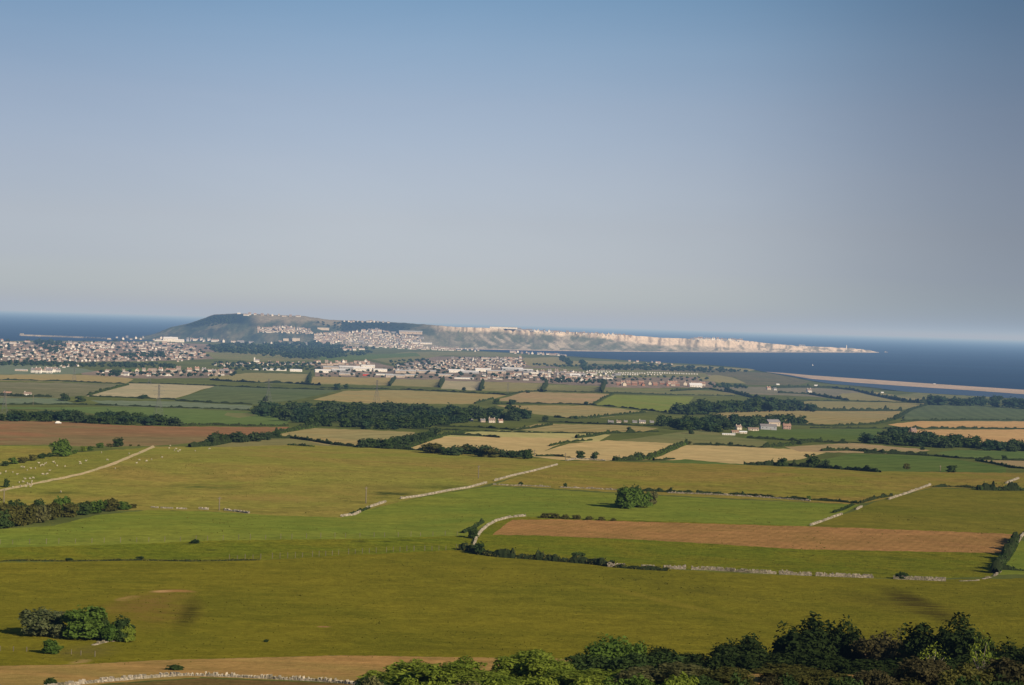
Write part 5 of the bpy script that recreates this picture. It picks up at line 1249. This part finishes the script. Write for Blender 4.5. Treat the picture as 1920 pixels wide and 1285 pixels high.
# sailing boat
p = on_plane(1524, 686, 0); e = setp(link('sailing_boat', None, None, p, .5, .8), 'tiny pale sailing boat out on the blue bay', 'boat')
mb = MB(); mb.box((0, 0, .4), (9, 2.6, 1.2), 0, 0, 1.1); link('hull', mb.mesh('hull', [WHITE]), e)
mb = MB(); mb.v = [(-3.5, 0, 1.6), (.6, .3, 1.6), (.6, 0, 12)]; mb.f = [(0, 1, 2)]; mb.m = [0]; link('sail', mb.mesh('sail', [WHITE]), e)
mb = MB(); mb.bar((.7, 0, .5), (.7, 0, 12.4), .1, k=6); link('mast', mb.mesh('mast', [STEEL]), e)
# breakwater
mb = MB(); B_ = [on_plane(x, y, 0) for x, y in dens([(41,630),(100,632),(160,634.5),(205,637)], 5, False)]
for i, (a, b) in enumerate(zip(B_, B_[1:])):
    c = (a + b) / 2; rz = math.atan2(b.y - a.y, b.x - a.x); mb.box((c.x, c.y, 3.0), ((b - a).length * 1.02, 24 + (i % 3), 9.5 + (i % 2) * .4), 0, rz, .8)
mb.box((B_[0].x, B_[0].y, 8), (22, 22, 12), 0, 0, .8)
setp(link('breakwater', mb.mesh('breakwater', [STONE2])), 'long low pale breakwater reaching out across the harbour', 'breakwater')

# ------------------------------------------------------------------ far tree masses (nobody could count them)
def mass(name, areas, label, lm, seed):
    rg = random.Random(seed); V, Fc = [], []
    protos = [leafcloud(46, .22, lobes_for(900 + i, 3, .6, .1), 900 + i, True) for i in range(3)]
    for P, n, h0, h1 in areas:
        for x, y in scatter(P, n, 8, 3, seed + n):
            p = place(x, y); s = rg.uniform(h0, h1) * mpp(p); a = rg.uniform(0, 6.28); ca, sa = math.cos(a) * s * 1.25, math.sin(a) * s * 1.25
            pv, pf = rg.choice(protos); k = len(V)
            V += [(p.x + v[0] * ca - v[1] * sa, p.y + v[0] * sa + v[1] * ca, p.z + v[2] * s - .1 * s) for v in pv]; Fc += [tuple(k + i for i in f) for f in pf]
    me = bpy.data.meshes.new(name); me.from_pydata(V, [], Fc); me.materials.append(LEAF[lm]); me.update()
    setp(link(name, me), label, 'woodland', kind='stuff')
mass('distant_woodland', [([(395,652),(480,650),(560,650),(600,648),(640,652),(640,672),(560,676),(500,670),(395,662)], 150, 7, 12), ([(540,660),(700,662),(690,668),(560,676)], 40, 5, 9), ([(225,668),(300,664),(310,672),(230,672)], 26, 6, 9), ([(0,684),(60,681),(150,684),(310,684),(330,692),(180,690),(0,687)], 70, 6, 10)], 'dark blue green woodland filling the low ground before the round hill', 'blue', 51)
mass('coast_woodland', [([(1100,690),(1200,687),(1330,693),(1400,699),(1330,700),(1200,696),(1100,696)], 90, 5, 9), ([(1055,672),(1072,684),(1066,686),(1050,676)], 14, 6, 9), ([(1090,678),(1104,696),(1096,697),(1088,684)], 12, 7, 10), ([(1330,722),(1380,724),(1400,730),(1340,729)], 16, 6, 9), ([(1000,684),(1090,688),(1090,690),(1000,687)], 16, 4, 6)], 'dark woodland patches along the low coastal rise', 'blue', 52)
mass('town_trees', [([(0,641),(230,642),(390,650),(390,676),(120,678),(0,676)], 150, 4, 7), ([(400,682),(600,684),(600,696),(440,696),(400,690)], 80, 4, 8), ([(600,700),(800,690),(1000,700),(1150,708),(1150,719),(1000,716),(740,709),(600,708)], 120, 3.5, 7), ([(800,690),(850,672),(980,672),(985,690)], 60, 3, 5), ([(180,700),(440,700),(440,708),(180,708)], 40, 5, 9), ([(60,640),(110,641),(125,655),(100,664),(70,654)], 26, 6, 9), ([(730,680),(800,675),(830,690),(740,694)], 34, 4, 7), ([(1150,706),(1330,708),(1330,716),(1150,716)], 30, 4, 6), ([(1010,712),(1130,716),(1150,722),(1020,719)], 30, 5, 8)], 'small dark garden trees sprinkled through the far suburbs', 'blue', 53)
mass('headland_scrub', [([(590,606),(700,606),(770,618),(700,617),(640,622)], 46, 3, 5), ([(350,612),(400,596),(445,592),(440,606),(400,612)], 60, 3, 5), ([(590,648),(640,652),(700,656),(640,657),(600,655)], 20, 6, 9)], 'dark scrub and woods clinging to the headland slopes', 'blue', 54)

# ------------------------------------------------------------------ tussocks and thistles in the near pastures
TUS = leaf_mat('leaf_tussock', (.105, .105, .012), (.20, .185, .028), .3, .05)
V, Fc = [], []; rg = random.Random(77); n_t = 0
while n_t < 7000:
    th = rg.uniform(-.275, .275); r = math.sqrt(rg.uniform(290 ** 2, 860 ** 2)); x, y = r * math.sin(th), r * math.cos(th)
    d_ = noise.noise(Vector((x / 34., y / 60., 0))) + .5 * noise.noise(Vector((x / 9., y / 14., 5)))
    if rg.random() > .06 + max(d_, 0) * 1.5: continue
    n_t += 1; z = float(terrain(x, y)); h = rg.uniform(.06, .15) * (1.0 if rg.random() < .96 else 1.7)
    for _ in range(4):
        a = rg.uniform(0, 6.28); w = h * rg.uniform(.8, 1.7); ox, oy = rg.uniform(-w, w) * .6, rg.uniform(-w, w) * .6; k = len(V); ca, sa = math.cos(a) * w * .6, math.sin(a) * w * .6; lx, ly = rg.uniform(-.4, .4) * h, rg.uniform(-.4, .4) * h
        V += [(x + ox - ca, y + oy - sa, z - .05), (x + ox + ca, y + oy + sa, z - .05), (x + ox + ca * .5 + lx, y + oy + sa * .5 + ly, z + h), (x + ox - ca * .5 + lx, y + oy - sa * .5 + ly, z + h * rg.uniform(.7, 1.1))]; Fc.append((k, k + 1, k + 2, k + 3))
me = bpy.data.meshes.new('grass_tussocks'); me.from_pydata(V, [], Fc); me.materials.append(TUS); me.update()
setp(link('grass_tussocks', me), 'rough grass tussocks and thistles sprinkled over the near pastures', 'grass', kind='stuff')

# ------------------------------------------------------------------ haze, sky, sun
hz = bpy.data.materials.new('haze'); hz.use_nodes = True; nt = hz.node_tree; nt.nodes.clear()
sig = (1.75e-5, 2.7e-5, 4.0e-5); air = (.40, .45, .52); den = 6e-5
ab = nt.nodes.new('ShaderNodeVolumeAbsorption'); ab.inputs['Density'].default_value = den
ab.inputs['Color'].default_value = (1 - sig[0] / den, 1 - sig[1] / den, 1 - sig[2] / den, 1)
em = nt.nodes.new('ShaderNodeEmission'); em.inputs['Strength'].default_value = 1e-5
em.inputs['Color'].default_value = (sig[0] * air[0] * 1e5, sig[1] * air[1] * 1e5, sig[2] * air[2] * 1e5, 1)
ad = nt.nodes.new('ShaderNodeAddShader'); ou = nt.nodes.new('ShaderNodeOutputMaterial')
nt.links.new(ab.outputs[0], ad.inputs[0]); nt.links.new(em.outputs[0], ad.inputs[1]); nt.links.new(ad.outputs[0], ou.inputs['Volume'])
mb = MB(); mb.box((0, 195000, 190), (400000, 400000, 400)); me = mb.mesh('haze', [hz]); setp(link('haze', me), kind='structure')

SUN_AZ = math.radians(50); SUN_EL = math.radians(23)      # to the right of the view and behind it
sd = Vector((math.cos(SUN_AZ) * math.cos(SUN_EL), -math.sin(SUN_AZ) * math.cos(SUN_EL), math.sin(SUN_EL)))
L_ = bpy.data.lights.new('sun', 'SUN'); L_.energy = 4.6; L_.angle = math.radians(.5); L_.color = (1, .86, .66)
so = bpy.data.objects.new('sun', L_); COL.objects.link(so); so.rotation_euler = (-sd).to_track_quat('-Z', 'Y').to_euler(); so.location = (0, 0, 900)
w = bpy.data.worlds.new('World'); S.world = w; w.use_nodes = True; nt = w.node_tree; nt.nodes.clear()
N, L = nt.nodes.new, nt.links.new
sky = N('ShaderNodeTexSky'); sky.sky_type = 'NISHITA'; sky.sun_disc = False; sky.sun_elevation = SUN_EL
sky.sun_rotation = math.atan2(sd.x, sd.y); sky.altitude = 150; sky.air_density = 1.0; sky.dust_density = .6; sky.ozone_density = 2.0
tc = N('ShaderNodeTexCoord'); sp = N('ShaderNodeSeparateXYZ'); L(tc.outputs['Generated'], sp.inputs[0])
cr = N('ShaderNodeValToRGB'); cr.color_ramp.interpolation = 'B_SPLINE'
SKYK = [(0, .92, 1.0, 1.25), (.012, .90, 1.0, 1.33), (.0275, .85, .88, 1.25), (.0483, .87, .82, 1.07), (.0743, .90, .81, .99), (.1054, .885, .80, .93), (.134, .78, .78, .90), (.157, .655, .735, .86), (.2, .55, .68, .86)]
el = cr.color_ramp.elements
while len(el) < len(SKYK): el.new(.5)
for e_, (z_, r_, g_, b_) in zip(el, SKYK): e_.position = z_ / .2; e_.color = (r_ / 1.4, g_ / 1.4, b_ / 1.4, 1)
cr.color_ramp.interpolation = 'LINEAR'
L(ramp(N, L, sp.outputs['Z'], 0, .2), cr.inputs[0])
c2 = N('ShaderNodeValToRGB'); c2.color_ramp.interpolation = 'B_SPLINE'; e2 = c2.color_ramp.elements
AZK = [(-1, 1), (-.26, .74), (-.12, .96), (0, 1), (.1, .94), (.17, .70), (.26, .46), (.5, .75), (1, 1)]  # darkening to the sides paints lens vignetting into the sky colour
while len(e2) < len(AZK): e2.new(.5)
for e_, (x_, k_) in zip(e2, AZK): e_.position = x_ * .5 + .5; e_.color = (k_, k_ * .5 + .5 * k_ ** .92, k_ ** .85, 1)
L(ramp(N, L, sp.outputs['X'], -1, 1), c2.inputs[0])
mm = N('ShaderNodeMix'); mm.data_type = 'RGBA'; mm.blend_type = 'MULTIPLY'; mm.inputs[0].default_value = 1
mw = N('ShaderNodeMapping'); mw.inputs['Scale'].default_value = (4, 4, 16); mw.inputs['Rotation'].default_value = (0, .03, 0); L(tc.outputs['Generated'], mw.inputs['Vector'])
wn = add_noise(nt, N, L, mw.outputs[0], 1.0, 5, .6, .8)
skc = mixc(N, L, 1.0, sky.outputs[0], mixc(N, L, ramp(N, L, wn, .35, .8), (.985, .988, .99), (1.035, 1.03, 1.02)), 'MULTIPLY')
L(skc, mm.inputs[6]); L(mixc(N, L, 1.0, cr.outputs[0], c2.outputs[0], 'MULTIPLY'), mm.inputs[7])
bg = N('ShaderNodeBackground'); bg.inputs['Strength'].default_value = .129; L(mm.outputs[2], bg.inputs[0])
o = N('ShaderNodeOutputWorld'); L(bg.outputs[0], o.inputs[0])
S.view_settings.view_transform = 'Standard'; S.view_settings.look = 'None'; S.view_settings.exposure = 0; S.view_settings.gamma = 1
S.cycles.use_denoising = True
S.cycles.max_bounces = 4; S.cycles.diffuse_bounces = 2; S.cycles.transparent_max_bounces = 12
print('TREES', NT_, 'HOUSES', len(CAND), 'OBJ', len(bpy.data.objects))
